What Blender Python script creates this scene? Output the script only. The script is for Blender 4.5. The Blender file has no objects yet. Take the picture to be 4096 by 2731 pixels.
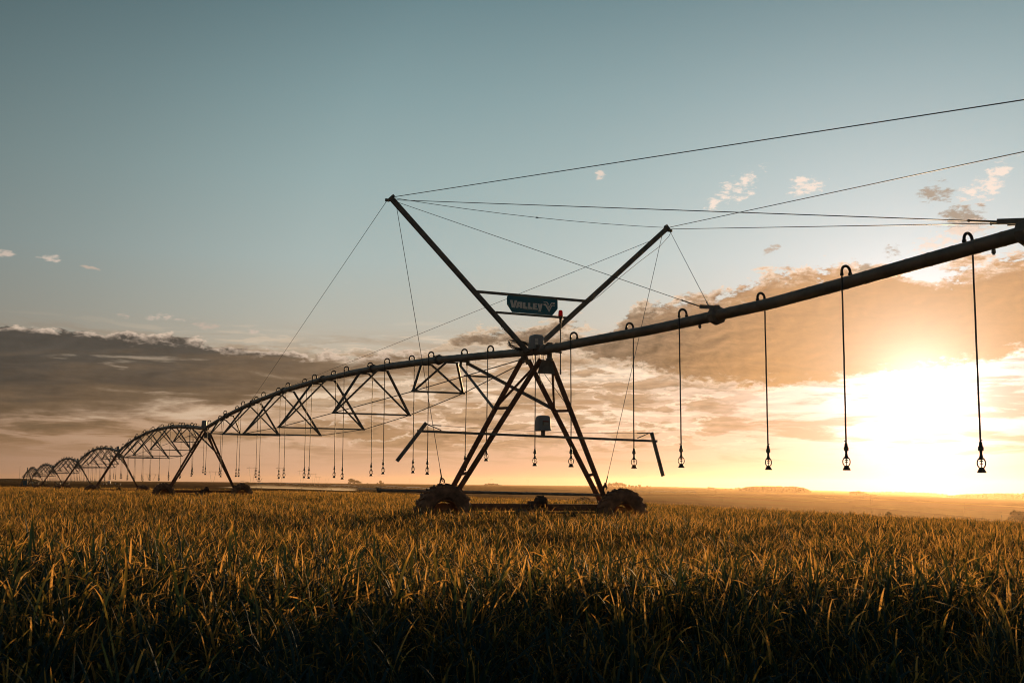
import bpy, math, random
import numpy as np
from mathutils import Vector, Matrix
random.seed(7); rng = np.random.default_rng(11)
SC = bpy.context.scene
COL = SC.collection
R = math.radians

# ------------------------------------------------------------------ camera
FPX, CX, CY = 4600.0, 2048.0, 1365.5          # focal length / centre in photo pixels
TH, ROLL, CZ = R(7.03), 0.006, 1.35
Fw = np.array([0, math.cos(TH), math.sin(TH)])
R0 = np.array([1., 0, 0]); U0 = np.array([0, -math.sin(TH), math.cos(TH)])
Rt = math.cos(ROLL)*R0 + math.sin(ROLL)*U0
Up = -math.sin(ROLL)*R0 + math.cos(ROLL)*U0
CAM = np.array([0, 0, CZ])
cam = bpy.data.cameras.new('camera'); co = bpy.data.objects.new('camera', cam); COL.objects.link(co)
cam.sensor_width = 36; cam.lens = 36*FPX/4096
m = Matrix.Identity(4)
for i in range(3):
    m[i][0] = Rt[i]; m[i][1] = Up[i]; m[i][2] = -Fw[i]; m[i][3] = CAM[i]
co.matrix_world = m
cam.clip_start = 0.05; cam.clip_end = 60000
cam.dof.use_dof = True; cam.dof.focus_distance = 24; cam.dof.aperture_fstop = 8.0
SC.camera = co

def ray(x, y): return Fw + (x-CX)/FPX*Rt + (CY-y)/FPX*Up
E = ray(-150, 1920); E[2] = 0; E /= np.linalg.norm(E)      # along the machine, away from the camera
NN = np.array([E[1], -E[0], 0.])                            # across the machine
d = ray(2120, 1410); P0 = CAM + d*27/d[1]; P0[2] = 0
ROT = math.atan2(NN[1], NN[0])
def tow(x, y, s=0.0):
    """photo point on the plane across the machine at distance s -> (t, s, z)"""
    p = P0 + E*s; dd = ray(x, y); k = ((p-CAM) @ E)/(dd @ E); q = CAM + dd*k
    return Vector(((q-P0) @ NN, s, q[2]))
def W(t, s, z=0.0):
    q = P0 + NN*t + E*s
    return Vector((q[0], q[1], z))

# ------------------------------------------------------------------ terrain
FA = [-60, -24, -13, -6.8, -1.5, 6.84, 14, 24, 60]             # bearings, degrees
M_A = [.0006, .0006, .0008, .0008, .0012, .0015, .0030, .0050, .0050]
DC = [230, 230, 158, 132, 93, 70, 55, 46, 46]
LD = [300, 600, 700, 1000, 1500, 2000, 2800, 4500, 9000, 16000]
ANG = np.array([
 [22, 20, 19, 14, 10, 8, 5, 3, 1, 0],
 [22, 20, 19, 14, 10, 8, 5, 3, 1, 0],
 [34, 32, 30, 22, 14, 9, 6, 4, 2, 0],
 [40, 41, 40, 36, 25, 17, 11, 7, 4, 1],
 [60, 57, 54, 46, 34, 24, 14, 9, 6, 2],
 [90, 83, 79, 63, 46, 34, 20, 12, 8, 3],
 [130, 115, 108, 98, 62, 42, 32, 24, 18, 9],
 [165, 160, 155, 143, 93, 68, 54, 48, 40, 26],
 [165, 160, 155, 143, 93, 68, 54, 48, 40, 26.]])/FPX
def smooth(e0, e1, x):
    t = np.clip((x-e0)/(e1-e0), 0, 1); return t*t*(3-2*t)
def canopy_dep(D, f):
    mm = np.interp(f, FA, M_A); dc = np.interp(f, FA, DC)
    return .56 + mm*D + .56/dc**2*D*D
def ground(X, Y):
    X = np.asarray(X, float); Y = np.asarray(Y, float)
    D = np.hypot(X, Y); f = np.degrees(np.arctan2(X, Y)); f = np.clip(np.where(Y < 0, np.sign(X)*60, f), -60, 60)
    near = canopy_dep(D, f)
    near = np.where(Y < 0, .56+.002*D, near)
    near = near + .34*(1-smooth(4.2, 7.8, D))  # near ground sunk so the crop beyond shades the foreground
    dc = np.interp(f, FA, DC)
    l = np.log(np.clip(D, 300, 16000)); L = np.log(LD)
    k = np.clip(np.searchsorted(L, l)-1, 0, len(L)-2); u = (l-L[k])/(L[k+1]-L[k])
    j = np.clip(np.searchsorted(FA, f)-1, 0, len(FA)-2); FAa = np.array(FA, float); v = np.clip((f-FAa[j])/(FAa[j+1]-FAa[j]), 0, 1)
    v = v*v*(3-2*v)*.5+v*.5
    a = (ANG[j, k]*(1-u)+ANG[j, k+1]*u)*(1-v)+(ANG[j+1, k]*(1-u)+ANG[j+1, k+1]*u)*v
    far = a*D
    d0 = dc*1.2; d1 = np.maximum(300, d0*1.5)
    w = smooth(np.log(d0), np.log(d1), np.log(np.maximum(D, .1)))
    dep = near*(1-w)+far*w
    z = CZ - dep - .66*(1-w)
    return z + .02*np.sin(X*.31+1)*np.cos(Y*.27)*(1-w)
def gz(x, y): return float(ground(x, y))
def hit(x, y, dmin=120):
    """where the sight line through a photo point meets the far terrain"""
    dd = ray(x, y); dd = dd/math.hypot(dd[0], dd[1])
    Ds = np.exp(np.linspace(math.log(dmin), math.log(15500), 1500))
    zz = CZ + dd[2]*Ds; g = ground(dd[0]*Ds, dd[1]*Ds)
    idx = np.nonzero(zz <= g)[0]
    D = Ds[idx[0]] if len(idx) else 15500
    return Vector((dd[0]*D, dd[1]*D, gz(dd[0]*D, dd[1]*D)))

# ------------------------------------------------------------------ materials
class Nd:
    """tiny expression builder over math nodes"""
    def __init__(s, nt): s.nt = nt
    def new(s, t, **k):
        n = s.nt.nodes.new(t)
        for a, b in k.items(): setattr(n, a, b)
        return n
    def link(s, v, sock):
        if isinstance(v, (int, float)): sock.default_value = v
        elif isinstance(v, tuple): sock.default_value = v if len(v) == len(sock.default_value) else (*v, 1)
        else: s.nt.links.new(v, sock)
    def m(s, op, a, b=0.0, c=None, clamp=False):
        n = s.new('ShaderNodeMath', operation=op); n.use_clamp = clamp
        s.link(a, n.inputs[0]); s.link(b, n.inputs[1])
        if c is not None: s.link(c, n.inputs[2])
        return n.outputs[0]
    def vm(s, op, a, b=None, scale=None):
        n = s.new('ShaderNodeVectorMath', operation=op); s.link(a, n.inputs[0])
        if b is not None: s.link(b, n.inputs[1])
        if scale is not None: s.link(scale, n.inputs['Scale'])
        return n.outputs['Value'] if op in ('DOT_PRODUCT', 'LENGTH', 'DISTANCE') else n.outputs[0]
    def sm(s, x, a, b, c=0.0, d=1.0):
        n = s.new('ShaderNodeMapRange', interpolation_type='SMOOTHSTEP')
        for q, v in zip(n.inputs[:5], (x, a, b, c, d)): s.link(v, q)
        return n.outputs[0]
    def ramp(s, x, pts, interp='LINEAR'):
        n = s.new('ShaderNodeValToRGB'); cr = n.color_ramp; cr.interpolation = interp
        while len(cr.elements) < len(pts): cr.elements.new(.5)
        for e, (p, c) in zip(cr.elements, pts):
            e.position = p; e.color = (c, c, c, 1) if isinstance(c, (int, float)) else (*c, 1)
        s.link(x, n.inputs[0]); return n.outputs[0]
    def mix(s, f, a, b, mode='MIX'):
        n = s.new('ShaderNodeMix', data_type='RGBA', blend_type=mode); n.clamp_factor = True
        s.link(f, n.inputs[0]); s.link(a, n.inputs[6]); s.link(b, n.inputs[7]); return n.outputs[2]
    def noise(s, vec, scale, detail=4, rough=.5, dist=0.0):
        n = s.new('ShaderNodeTexNoise'); s.link(vec, n.inputs['Vector'])
        n.inputs['Scale'].default_value = scale; n.inputs['Detail'].default_value = detail
        n.inputs['Roughness'].default_value = rough; n.inputs['Distortion'].default_value = dist
        return n.outputs[0]
    def xyz(s, x, y, z=0.0):
        n = s.new('ShaderNodeCombineXYZ')
        for q, v in zip(n.inputs, (x, y, z)): s.link(v, q)
        return n.outputs[0]

def mat(name, c1, c2=None, rough=.6, metal=0.0, scale=6.0, spec=.4, bump=0.0, lo=.35, hi=.65, stretch=None, coat=0.0, **extra):
    mt = bpy.data.materials.new(name); mt.use_nodes = True; nt = mt.node_tree; b = nt.nodes['Principled BSDF']; q = Nd(nt)
    tc = q.new('ShaderNodeTexCoord').outputs['Object']
    if stretch: tc = q.vm('MULTIPLY', tc, stretch)
    f = q.noise(tc, scale, 5, .6)
    col = q.ramp(f, [(lo, c1), (hi, c2 or c1)])
    nt.links.new(col, b.inputs['Base Color'])
    b.inputs['Roughness'].default_value = rough; b.inputs['Metallic'].default_value = metal
    b.inputs['Specular IOR Level'].default_value = spec
    if bump:
        bn = q.new('ShaderNodeBump'); bn.inputs['Strength'].default_value = bump; bn.inputs['Distance'].default_value = .01
        q.link(q.noise(tc, scale*4, 4), bn.inputs['Height']); nt.links.new(bn.outputs[0], b.inputs['Normal'])
    for k, v in extra.items(): b.inputs[k.replace('_', ' ')].default_value = v
    return mt
M = {}
M['galv'] = mat('galvanized_steel', (.12, .11, .10), (.22, .20, .18), .65, .12, 5, bump=.25)
M['pipe'] = mat('weathered_pipe', (.12, .108, .098), (.24, .215, .19), .55, .25, 3.5, bump=.3, stretch=(1, .35, 1))
M['dusty'] = mat('red_dust_on_steel', (.12, .055, .036), (.20, .10, .065), .8, .05, 4, bump=.3)
M['rubber'] = mat('muddy_rubber', (.075, .046, .034), (.30, .16, .10), .9, 0, 4, bump=.5)
M['rim'] = mat('rusty_rim', (.28, .10, .04), (.36, .15, .07), .8, 0, 6, bump=.3)
M['tone_shift'] = mat('glint_steel', (.35, .33, .30), (.5, .47, .43), .28, .7, 5)  # pale, smooth steel: glints on the far machine put into the colour
M['hose'] = mat('black_hose', (.012, .012, .012), (.02, .02, .02), .5, 0, 8)
M['plastic'] = mat('black_plastic', (.012, .011, .010), (.02, .018, .016), .45, 0, 20)
M['grey_plastic'] = mat('grey_plastic_band', (.09, .075, .06), (.12, .10, .08), .5, 0, 20)
M['cable'] = mat('steel_cable', (.03, .03, .032), (.05, .05, .05), .5, .5, 30)
M['box'] = mat('pale_grey_cover', (.20, .21, .23), (.27, .28, .30), .45, 0, 7)
M['label'] = mat('white_sticker', (.5, .5, .48), (.58, .57, .55), .5, 0, 20)
M['redstripe'] = mat('red_sticker', (.25, .02, .02), (.3, .03, .03), .5, 0, 20)
M['sign'] = mat('blue_sign_paint', (.010, .15, .21), (.012, .17, .24), .45, 0, 4)
M['letter'] = mat('white_lettering', (.76, .74, .70), (.84, .82, .78), .5, 0, 9)
mt = bpy.data.materials.new('red_lamp_lens'); mt.use_nodes = True; nt = mt.node_tree; b_ = nt.nodes['Principled BSDF']; q = Nd(nt)
b_.inputs['Base Color'].default_value = (.75, .02, .012, 1); b_.inputs['Roughness'].default_value = .2
tr_ = q.new('ShaderNodeBsdfTranslucent'); tr_.inputs[0].default_value = (.55, .035, .022, 1); mx_ = q.new('ShaderNodeMixShader'); mx_.inputs[0].default_value = .7
nt.links.new(b_.outputs[0], mx_.inputs[1]); nt.links.new(tr_.outputs[0], mx_.inputs[2]); nt.links.new(mx_.outputs[0], nt.nodes['Material Output'].inputs[0]); M['lens'] = mt
M['motor'] = mat('dusty_motor', (.05, .035, .028), (.10, .06, .045), .7, .1, 8, bump=.3)
M['shaft'] = mat('drive_shaft', (.15, .10, .075), (.22, .15, .11), .6, .2, 8)
M['pylon'] = mat('pylon_steel', (.10, .10, .10), (.14, .14, .14), .6, .3, .2)
M['wood'] = mat('pole_wood', (.05, .035, .025), (.09, .06, .04), .9, 0, 3)
M['leaf'] = mat('tree_leaves', (.025, .035, .012), (.07, .075, .028), .7, 0, .35)
M['bark'] = mat('tree_bark', (.05, .035, .025), (.08, .06, .04), .9, 0, 2)
M['scrub'] = mat('dry_scrub', (.09, .06, .03), (.15, .10, .045), .8, 0, .9)
M['tractor'] = mat('tractor_paint', (.02, .03, .025), (.035, .045, .035), .5, 0, 2)
M['white'] = mat('white_tank', (.6, .58, .55), (.72, .7, .66), .35, 0, 1)
M['glass'] = mat('cab_glass', (.03, .035, .04), (.04, .045, .05), .08, 0, 2)
M['bluepanel'] = mat('blue_panel', (.01, .09, .14), (.012, .10, .16), .5, 0, 2)

# ------------------------------------------------------------------ mesh builder
class MB:
    def __init__(s): s.v = []; s.f = []
    def add(s, vs, fs):
        o = len(s.v); s.v += [tuple(v) for v in vs]; s.f += [tuple(i+o for i in f) for f in fs]; return s
    def box(s, c, sz, taper=1.0):
        x, y, z = (k/2 for k in sz); vs = []
        for k in (-1, 1):
            q = taper if k > 0 else 1
            vs += [(c[0]-x*q, c[1]-y*q, c[2]+k*z), (c[0]+x*q, c[1]-y*q, c[2]+k*z), (c[0]+x*q, c[1]+y*q, c[2]+k*z), (c[0]-x*q, c[1]+y*q, c[2]+k*z)]
        return s.add(vs, [(3, 2, 1, 0), (4, 5, 6, 7), (0, 1, 5, 4), (1, 2, 6, 5), (2, 3, 7, 6), (3, 0, 4, 7)])
    def _frame(s, a, b, up):
        a = Vector(a); b = Vector(b); d = (b-a).normalized(); up = Vector(up)
        if abs(d.dot(up)) > .98: up = Vector((0, 1, 0)) if abs(d.y) < .9 else Vector((1, 0, 0))
        x = d.cross(up).normalized(); return a, b, x, x.cross(d).normalized()
    def sect(s, a, b, prof, up=(0, 0, 1)):
        a, b, x, y = s._frame(a, b, up); n = len(prof)
        vs = [p+x*u+y*v for p in (a, b) for u, v in prof]
        fs = [(i, (i+1) % n, n+(i+1) % n, n+i) for i in range(n)]
        return s.add(vs, fs+[tuple(range(n-1, -1, -1)), tuple(range(n, 2*n))])
    def bar(s, a, b, w, h, up=(0, 0, 1)):
        return s.sect(a, b, [(-w/2, -h/2), (w/2, -h/2), (w/2, h/2), (-w/2, h/2)], up)
    def angle(s, a, b, w, t=.008, up=(0, 0, 1)):
        return s.sect(a, b, [(-w/2, -w/2), (w/2, -w/2), (w/2, -w/2+t), (-w/2+t, -w/2+t), (-w/2+t, w/2), (-w/2, w/2)], up)
    def channel(s, a, b, w, h, t=.01, up=(0, 0, 1)):
        return s.sect(a, b, [(-w/2, -h/2), (w/2, -h/2), (w/2, h/2), (w/2-t, h/2), (w/2-t, -h/2+t), (-w/2+t, -h/2+t), (-w/2+t, h/2), (-w/2, h/2)], up)
    def tube(s, pts, r, n=8, closed=False, up=(0, 0, 1)):
        P = [Vector(p) for p in pts]; N = len(P); vs = []; fs = []
        rr = r if isinstance(r, (list, tuple)) else [r]*N
        prevx = None
        for i, p in enumerate(P):
            a = P[(i-1) % N] if (closed or i > 0) else P[i]; b = P[(i+1) % N] if (closed or i < N-1) else P[i]
            d = (b-a).normalized()
            if prevx is None:
                u = Vector(up)
                if abs(d.dot(u)) > .95: u = Vector((1, 0, 0)) if abs(d.x) < .9 else Vector((0, 1, 0))
                x = d.cross(u).normalized()
            else: x = (prevx - d*prevx.dot(d)).normalized()
            prevx = x; y = x.cross(d)
            for k in range(n):
                t = 2*math.pi*k/n; vs.append(p+(x*math.cos(t)+y*math.sin(t))*rr[i])
        for i in range(N if closed else N-1):
            j = (i+1) % N
            for k in range(n): fs.append((i*n+k, i*n+(k+1) % n, j*n+(k+1) % n, j*n+k))
        if not closed: fs += [tuple(range(n-1, -1, -1)), tuple((N-1)*n+k for k in range(n))]
        return s.add(vs, fs)
    def lathe(s, prof, o=(0, 0, 0), axis='z', n=20, closed=False):
        vs = []; fs = []; m_ = len(prof)
        for k in range(n):
            t = 2*math.pi*k/n; c, q = math.cos(t), math.sin(t)
            for r, h in prof:
                v = (r*c, r*q, h) if axis == 'z' else ((r*c, h, r*q) if axis == 'y' else (h, r*c, r*q))
                vs.append((v[0]+o[0], v[1]+o[1], v[2]+o[2]))
        for k in range(n):
            k2 = (k+1) % n
            for i in range(m_ if closed else m_-1):
                j = (i+1) % m_; fs.append((k*m_+i, k2*m_+i, k2*m_+j, k*m_+j))
        return s.add(vs, fs)
    def mesh(s, name, mt, smooth=False):
        me = bpy.data.meshes.new(name); me.from_pydata(s.v, [], s.f); me.validate()
        me.materials.append(mt)
        if smooth:
            for p in me.polygons: p.use_smooth = True
        return me
    def build(s, name, mt, parent=None, smooth=False, loc=(0, 0, 0)):
        o = bpy.data.objects.new(name, s.mesh(name, mt, smooth)); COL.objects.link(o); o.location = loc
        if smooth:
            try: o.data.set_sharp_from_angle(angle=R(40))
            except Exception: pass
        if parent: o.parent = parent
        return o
def put(name, me, parent=None, loc=(0, 0, 0), rz=0.0, scale=None):
    o = bpy.data.objects.new(name, me); COL.objects.link(o); o.location = loc; o.rotation_euler.z = rz
    if scale is not None: o.scale = scale
    if parent: o.parent = parent
    return o
def tag(o, label, cat, group=None, kind=None):
    o['label'] = label
    if cat: o['category'] = cat
    if group: o['group'] = group
    if kind: o['kind'] = kind
    return o
def thing(name, loc, rz, label, cat, group=None):
    o = bpy.data.objects.new(name, None); COL.objects.link(o); o.location = loc; o.rotation_euler.z = rz
    o.empty_display_size = .2
    return tag(o, label, cat, group)
def copy_tree(o, parent=None):
    c = o.copy(); COL.objects.link(c)
    if parent: c.parent = parent; c.matrix_parent_inverse = o.matrix_parent_inverse
    for ch in list(o.children): copy_tree(ch, c)
    return c
ORD = ['nearest', 'second', 'third', 'fourth', 'fifth', 'sixth', 'seventh', 'eighth', 'ninth', 'tenth', 'eleventh', 'twelfth', 'thirteenth',
       'fourteenth', 'fifteenth', 'sixteenth', 'seventeenth', 'eighteenth', 'nineteenth', 'twentieth', 'twenty first', 'twenty second', 'twenty third']

# ------------------------------------------------------------------ the irrigation machine: towers
TS = [0, 40.7, 79.7, 118.0, 158.2, 199.8, 233.0]          # tower distances along the machine
TZ = [4.40, 4.24, 3.85, 3.47, 3.17, 2.98, 2.90]           # pipe heights
TG = [-.04, -.05, -.27, -.45, -.62, -.80, -.95]           # wheel contact heights
WHEEL_R = .68; PR = .097

def tyre_mesh():
    b = MB(); w = .19
    prof = [(.30, -w*.75), (.36, -w), (.50, -w*1.08), (.595, -w*.98), (.625, -w*.75), (.635, 0), (.625, w*.75), (.595, w*.98), (.50, w*1.08), (.36, w), (.30, w*.75), (.315, 0)]
    b.lathe(prof, axis='y', n=44, closed=True)
    for k in range(22):
        for side in (-1, 1):
            t = 2*math.pi*(k+(.5 if side > 0 else 0))/22
            def pt(r, a, h): return Vector((r*math.cos(a), h, r*math.sin(a)))
            q = .11
            bot = [pt(.61, t-.05+q, .01*side), pt(.61, t+.05+q, .01*side), pt(.585, t+.055, w*1.04*side), pt(.585, t-.055, w*1.04*side)]
            top = [pt(.675, t-.035+q, .02*side), pt(.675, t+.035+q, .02*side), pt(.652, t+.04, w*1.0*side), pt(.652, t-.04, w*1.0*side)]
            b.add(bot+top, [(0, 1, 2, 3), (7, 6, 5, 4), (0, 4, 5, 1), (1, 5, 6, 2), (2, 6, 7, 3), (3, 7, 4, 0)])
    return b.mesh('wheel', M['rubber'], False)
def rim_mesh():
    b = MB()
    b.lathe([(.318, -.15), (.30, -.15), (.285, -.10), (.27, 0), (.285, .10), (.30, .15), (.318, .15), (.30, 0)], axis='y', n=32, closed=True)
    b.lathe([(0, .02), (.225, .03), (.24, .05), (.225, .06), (0, .05)], axis='y', n=28)
    for k in range(4):
        t = math.pi*(k/2+.30); c, s_ = math.cos(t), math.sin(t)
        b.bar((.2*c, .045, .2*s_), (.28*c, .045, .28*s_), .10, .012, up=(0, 1, 0))
    b.lathe([(0, -.03), (.07, -.03), (.085, .0), (.085, .10), (0, .10)], axis='y', n=16)
    return b.mesh('rim', M['rim'], False)
TYRE, RIM = tyre_mesh(), rim_mesh()

def cover_box(parent, name, c, w, dp, h, sticker=False, rear_label=False):
    """bell-shaped plastic cover with a rolled hem"""
    b = MB()
    lev = [(0, 1.10), (.04, 1.10), (.05, 1.0), (.55, .95), (.86, .90), (.95, .80), (1.0, .62)]
    vs = []; fs = []
    def ring(k):
        pts = []
        for cx, cy, a0 in ((1, 1, 0), (-1, 1, 90), (-1, -1, 180), (1, -1, 270)):
            for j in range(4):
                a = R(a0+j*30); r = .28
                pts.append(((cx*(1-r)+r*math.cos(a))*k*w/2, (cy*(1-r)+r*math.sin(a))*k*dp/2))
        return pts
    for z, k in lev:
        for x, y in ring(k): vs.append((c[0]+x, c[1]+y, c[2]+z*h))
    n = 16
    for i in range(len(lev)-1):
        for k in range(n): fs.append((i*n+k, i*n+(k+1) % n, (i+1)*n+(k+1) % n, (i+1)*n+k))
    fs += [tuple(range(n-1, -1, -1)), tuple((len(lev)-1)*n+k for k in range(n))]
    b.add(vs, fs); o = b.build(name, M['box'], parent, True)
    if sticker:
        for k, dz in enumerate((.62, .38)):
            MB().box((c[0]-w*.22, c[1]-dp*.487, c[2]+h*dz), (w*.26, .006, h*.18)).build('sticker', M['label'], o)
    if rear_label:
        MB().box((c[0]+w*.02, c[1]-dp*.49, c[2]+h*.48), (w*.52, .006, h*.34)).build('warning_label', M['galv'], o)
        MB().box((c[0]+w*.02, c[1]-dp*.505, c[2]+h*.60), (w*.46, .004, h*.06)).build('red_stripe', M['redstripe'], o)
        for k in range(4):
            MB().box((c[0]+w*.06, c[1]-dp*.505, c[2]+h*(.53-.05*k)), (w*.34, .004, h*.018)).build('print_line', M['label'], o)
    return o

def L2(a, b, f): return Vector(a).lerp(Vector(b), f)

def tower(i):
    hp = TZ[i]-TG[i]; k = hp/(TZ[0]-TG[0]); near = i == 0
    labs = ['near end tower with the V shaped mast and muddy tyres', 'second A-frame tower from the mast tower, grey box on top', 'third A-frame tower, left of the second one',
            'fourth A-frame tower, small beyond the tanks', 'fifth A-frame tower, small at the left', 'sixth tiny A-frame tower beside the pivot centre']
    T = thing('drive_tower', W(0, TS[i], TG[i]), ROT, labs[i], 'irrigation tower', 'drive towers of the irrigation machine')
    g = TG[0]
    def Z(v): return Vector((v[0], v[1], (v[2]-g)*k))
    wheels = [(-2.27, -.3), (2.29, -.3)]
    for t, s in wheels:
        dz = (.045 if t < 0 else -.045) if near else 0
        w = put('wheel', TYRE, T, (t, s, WHEEL_R-.01+dz)); w.rotation_euler.y = random.uniform(0, 1)
        put('rim', RIM, w)
        MB().lathe([(0, -.10), (.10, -.10), (.13, -.06), (.13, .06), (.09, .10), (0, .10)], (t, s+.24, WHEEL_R-.01+dz), 'y', 14).box((t, s+.28, WHEEL_R+dz), (.24, .10, .26)).build('wheel_gearbox', M['motor'], T, True)
    # base beam, drive shaft, motor
    zb = .86; tl = -.035
    MB().bar((-2.3, .02, zb), (2.3, .02, zb+tl*(1 if near else 0)), .14, .16).build('base_beam', M['dusty'], T)
    MB().tube([(-2.1, -.12, zb-.13), (2.1, -.12, zb-.15)], .022, 8).build('drive_shaft', M['shaft'], T)
    mo = MB(); mo.box((.02, -.12, zb-.02), (.17, .20, .30)).lathe([(0, -.16), (.09, -.16), (.125, -.12), (.125, .12), (.09, .16), (0, .16)], (.02, -.12, zb-.09), 'y', 14)
    mo = mo.build('gear_motor', M['motor'], T, True)
    fin = MB(); prof = [(0, .09)]
    for q in range(12): prof += [(.11, .09+q*.02), (.125, .095+q*.02), (.125, .105+q*.02), (.11, .108+q*.02)]
    prof += [(.10, .34), (0, .345)]
    fin.lathe(prof, (.02, -.13, zb+.10), 'x', 18).box((.22, -.13, zb+.225), (.14, .10, .05)).build('motor_casing', M['motor'], mo)
    for x0, x1 in ((-.42, -.10), (.12, .42)):
        MB().lathe([(0, x0), (.05, x0), (.065, x0+.03), (.075, x0+.1), (.075, x1-.1), (.065, x1-.03), (.05, x1), (0, x1)], (0, -.12, zb-.13), 'x', 12).build('coupling', M['shaft'], mo, True)
    # legs
    legs = {'Lo': (Vector((-1.98, .12, .95)), Vector((-.05, .35, 4.29))), 'Li': (Vector((-1.90, -.10, .95)), Vector((-.13, -.8, 4.16))),
            'Rf': (Vector((1.96, .12, .95)), Vector((.10, .35, 4.29))), 'Rn': (Vector((1.92, -.10, .95)), Vector((.165, -.8, 4.13)))}
    if near:
        legs['Lo'] = (tow(1781, 2003, .12), tow(2089, 1436, .35)); legs['Li'] = (tow(1809, 1998, -.10), tow(2163, 1437, -.8))
        legs['Rf'] = (tow(2400, 2003, .12), tow(2113, 1440, .35)); legs['Rn'] = (tow(2420, 1996, -.10), tow(2205, 1445, -.8))
    for a, b in legs.values():
        MB().channel(Z(a), Z(b), .105, .06, .01, up=(0, 1, 0)).build('leg', M['dusty'], T)
    for f1, f2 in ((.64, .65), (.18, .19)):
        for u, v in (('Lo', 'Li'), ('Rf', 'Rn')):
            MB().bar(Z(L2(*legs[u], f1)), Z(L2(*legs[v], f2)), .05, .06).build('rung', M['dusty'], T)
    for u in ('Lo', 'Rf'):
        p = Z(legs[u][1]); MB().bar(p-Vector((0, 0, .10)), (p.x*.4, p.y, hp-.03), .06, .10, up=(0, 1, 0)).box((p.x*.7, p.y, p.z-.01), (.16, .12, .03)).build('saddle', M['galv'], T)
    # gusset plate
    pl = [(-.10, 4.17), (.165, 4.14), (.235, 3.85), (-.20, 3.85)]
    b = MB(); b.add([Z((t, s, z)) for s in (-.83, -.79) for t, z in pl], [(0, 1, 2, 3), (7, 6, 5, 4), (0, 4, 5, 1), (1, 5, 6, 2), (2, 6, 7, 3), (3, 7, 4, 0)])
    b.build('gusset_plate', M['galv'], T)
    # braces to the span
    u4 = 4.0/(TS[i+1]-TS[i]); zp = TZ[i]+(TZ[i+1]-TZ[i])*u4+.85*4*u4*(1-u4)-TG[i]-PR
    MB().box((0, 4.0, zp-.01), (.30, .16, .03)).box((-.09, 4.0, zp-.06), (.03, .10, .12)).box((.10, 4.0, zp-.06), (.03, .10, .12)).build('brace_bracket', M['galv'], T)
    MB().tube([(-.08, 4.0, zp-.03), (-.10, 4.0, zp-.13), Z(L2(*legs['Lo'], .63))], .036, 8).build('tower_brace', M['galv'], T, True)
    MB().angle((.09, 4.0, zp-.05), Z(L2(*legs['Rf'], .655)), .068).build('tower_brace', M['galv'], T)
    MB().angle(Z(L2(*legs['Lo'], .66)), Z((-.02, -.55, 4.18)), .06).build('leg_brace', M['dusty'], T)
    MB().tube([Z((.19, -.80, 3.85)), Z(L2(*legs['Rf'], .64))], .028, 8).build('leg_brace', M['dusty'], T)
    if near:
        MB().tube([Z((-.02, -.8, 3.84)), Z(L2(*legs['Rn'], .66))], .007, 5).build('stay_wire', M['cable'], T)
        cover_box(T, 'control_box', Vector((-.045, -.42, 4.44-g)), .30, .30, .345, sticker=True)
        # connector between span and overhang
        b = MB(); b.lathe([(0, -.16), (.115, -.16), (.13, -.12), (.10, -.06), (.125, -.02), (.125, .05), (.095, .12), (.11, .17), (0, .17)], (0, -.78, 4.405-g), 'y', 16)
        b.box((.03, -.95, 4.53-g), (.16, .12, .05), .6).box((-.1, -.62, 4.50-g), (.06, .1, .06))
        b.lathe([(0, .0), (.085, 0), (.085, .05), (.06, .06), (.06, .17), (0, .17)], (.1, -.82, 4.15-g), 'z', 14)
        b.build('swivel_joint', M['galv'], T)
        b = MB()
        for j, (dx, ds) in enumerate(((-.18, -.5), (.0, -.52), (.1, -.5))):
            b.tube([(dx, -.55, 4.44-g), (dx-.05, -.62, 4.2-g), (dx-.02-.1*j, -.7, 3.95-g), (-.1, -.8, 3.6-g)], .008, 5)
        b.build('wiring', M['hose'], T)
    else:
        MB().lathe([(0, 0), (.15, 0), (.16, .05), (.15, .36), (.10, .40), (0, .40)], (-.05, -.1, hp+.06), 'z', 14).build('control_box', M['box'], T, True)
        MB().lathe([(0, -.16), (.12, -.16), (.13, -.05), (.10, .1), (.12, .17), (0, .17)], (0, -.6, hp), 'y', 12).build('swivel_joint', M['galv'], T)
    return T, legs, Z

towers = []
for i in range(6):
    towers.append(tower(i))
    if i: towers[-1][0].scale.x = .92
T0, LEGS, Zf = towers[0]
G0 = TG[0]
def zl(v): return Vector((v[0], v[1], v[2]-G0))       # local to the near tower

# guard pipe, crossbar, cover on bar
gp = MB(); a, b_ = zl(tow(1512, 1960, .25)), zl(tow(2405, 1979, .0))
gp.tube([a, b_], .033, 12); dd = (b_-a).normalized()
gp.tube([a-dd*.01, a+dd*.06], .048, 12).bar(a+Vector((-.02, 0, .0)), a+Vector((-.02, 0, .055)), .03, .03)
gp.build('guard_pipe', M['galv'], T0)
sx = -.55
cb = MB(); a, b_ = zl(tow(1670, 1723, sx)), zl(tow(2628, 1764, sx)); cb.bar(a, b_, .05, .052)
cb = cb.build('crossbar', M['galv'], T0)
for p, q, ch in (((1705, 1691), (1588, 1843), ((1712, 1698), (1765, 1720))), ((2606, 1729), (2652, 1903), ((2598, 1731), (2550, 1752)))):
    MB().bar(zl(tow(*p, sx-.06)), zl(tow(*q, sx-.06)), .075, .05, up=(0, 1, 0)).build('swing_arm', M['galv'], cb)
    MB().tube([zl(tow(*ch[0], sx-.03)), zl(tow(*ch[1], sx-.03))], .012, 6).build('chain', M['cable'], cb)
MB().tube([zl(tow(1712, 1697, sx)), zl(tow(1770, 1702, sx)), zl(tow(1900, 1712, sx)), zl(tow(2140, 1724, sx)), zl(tow(2350, 1731, sx)), zl(tow(2540, 1732, sx)), zl(tow(2600, 1730, sx))], .0045, 5).build('tension_wire', M['cable'], cb)
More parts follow.
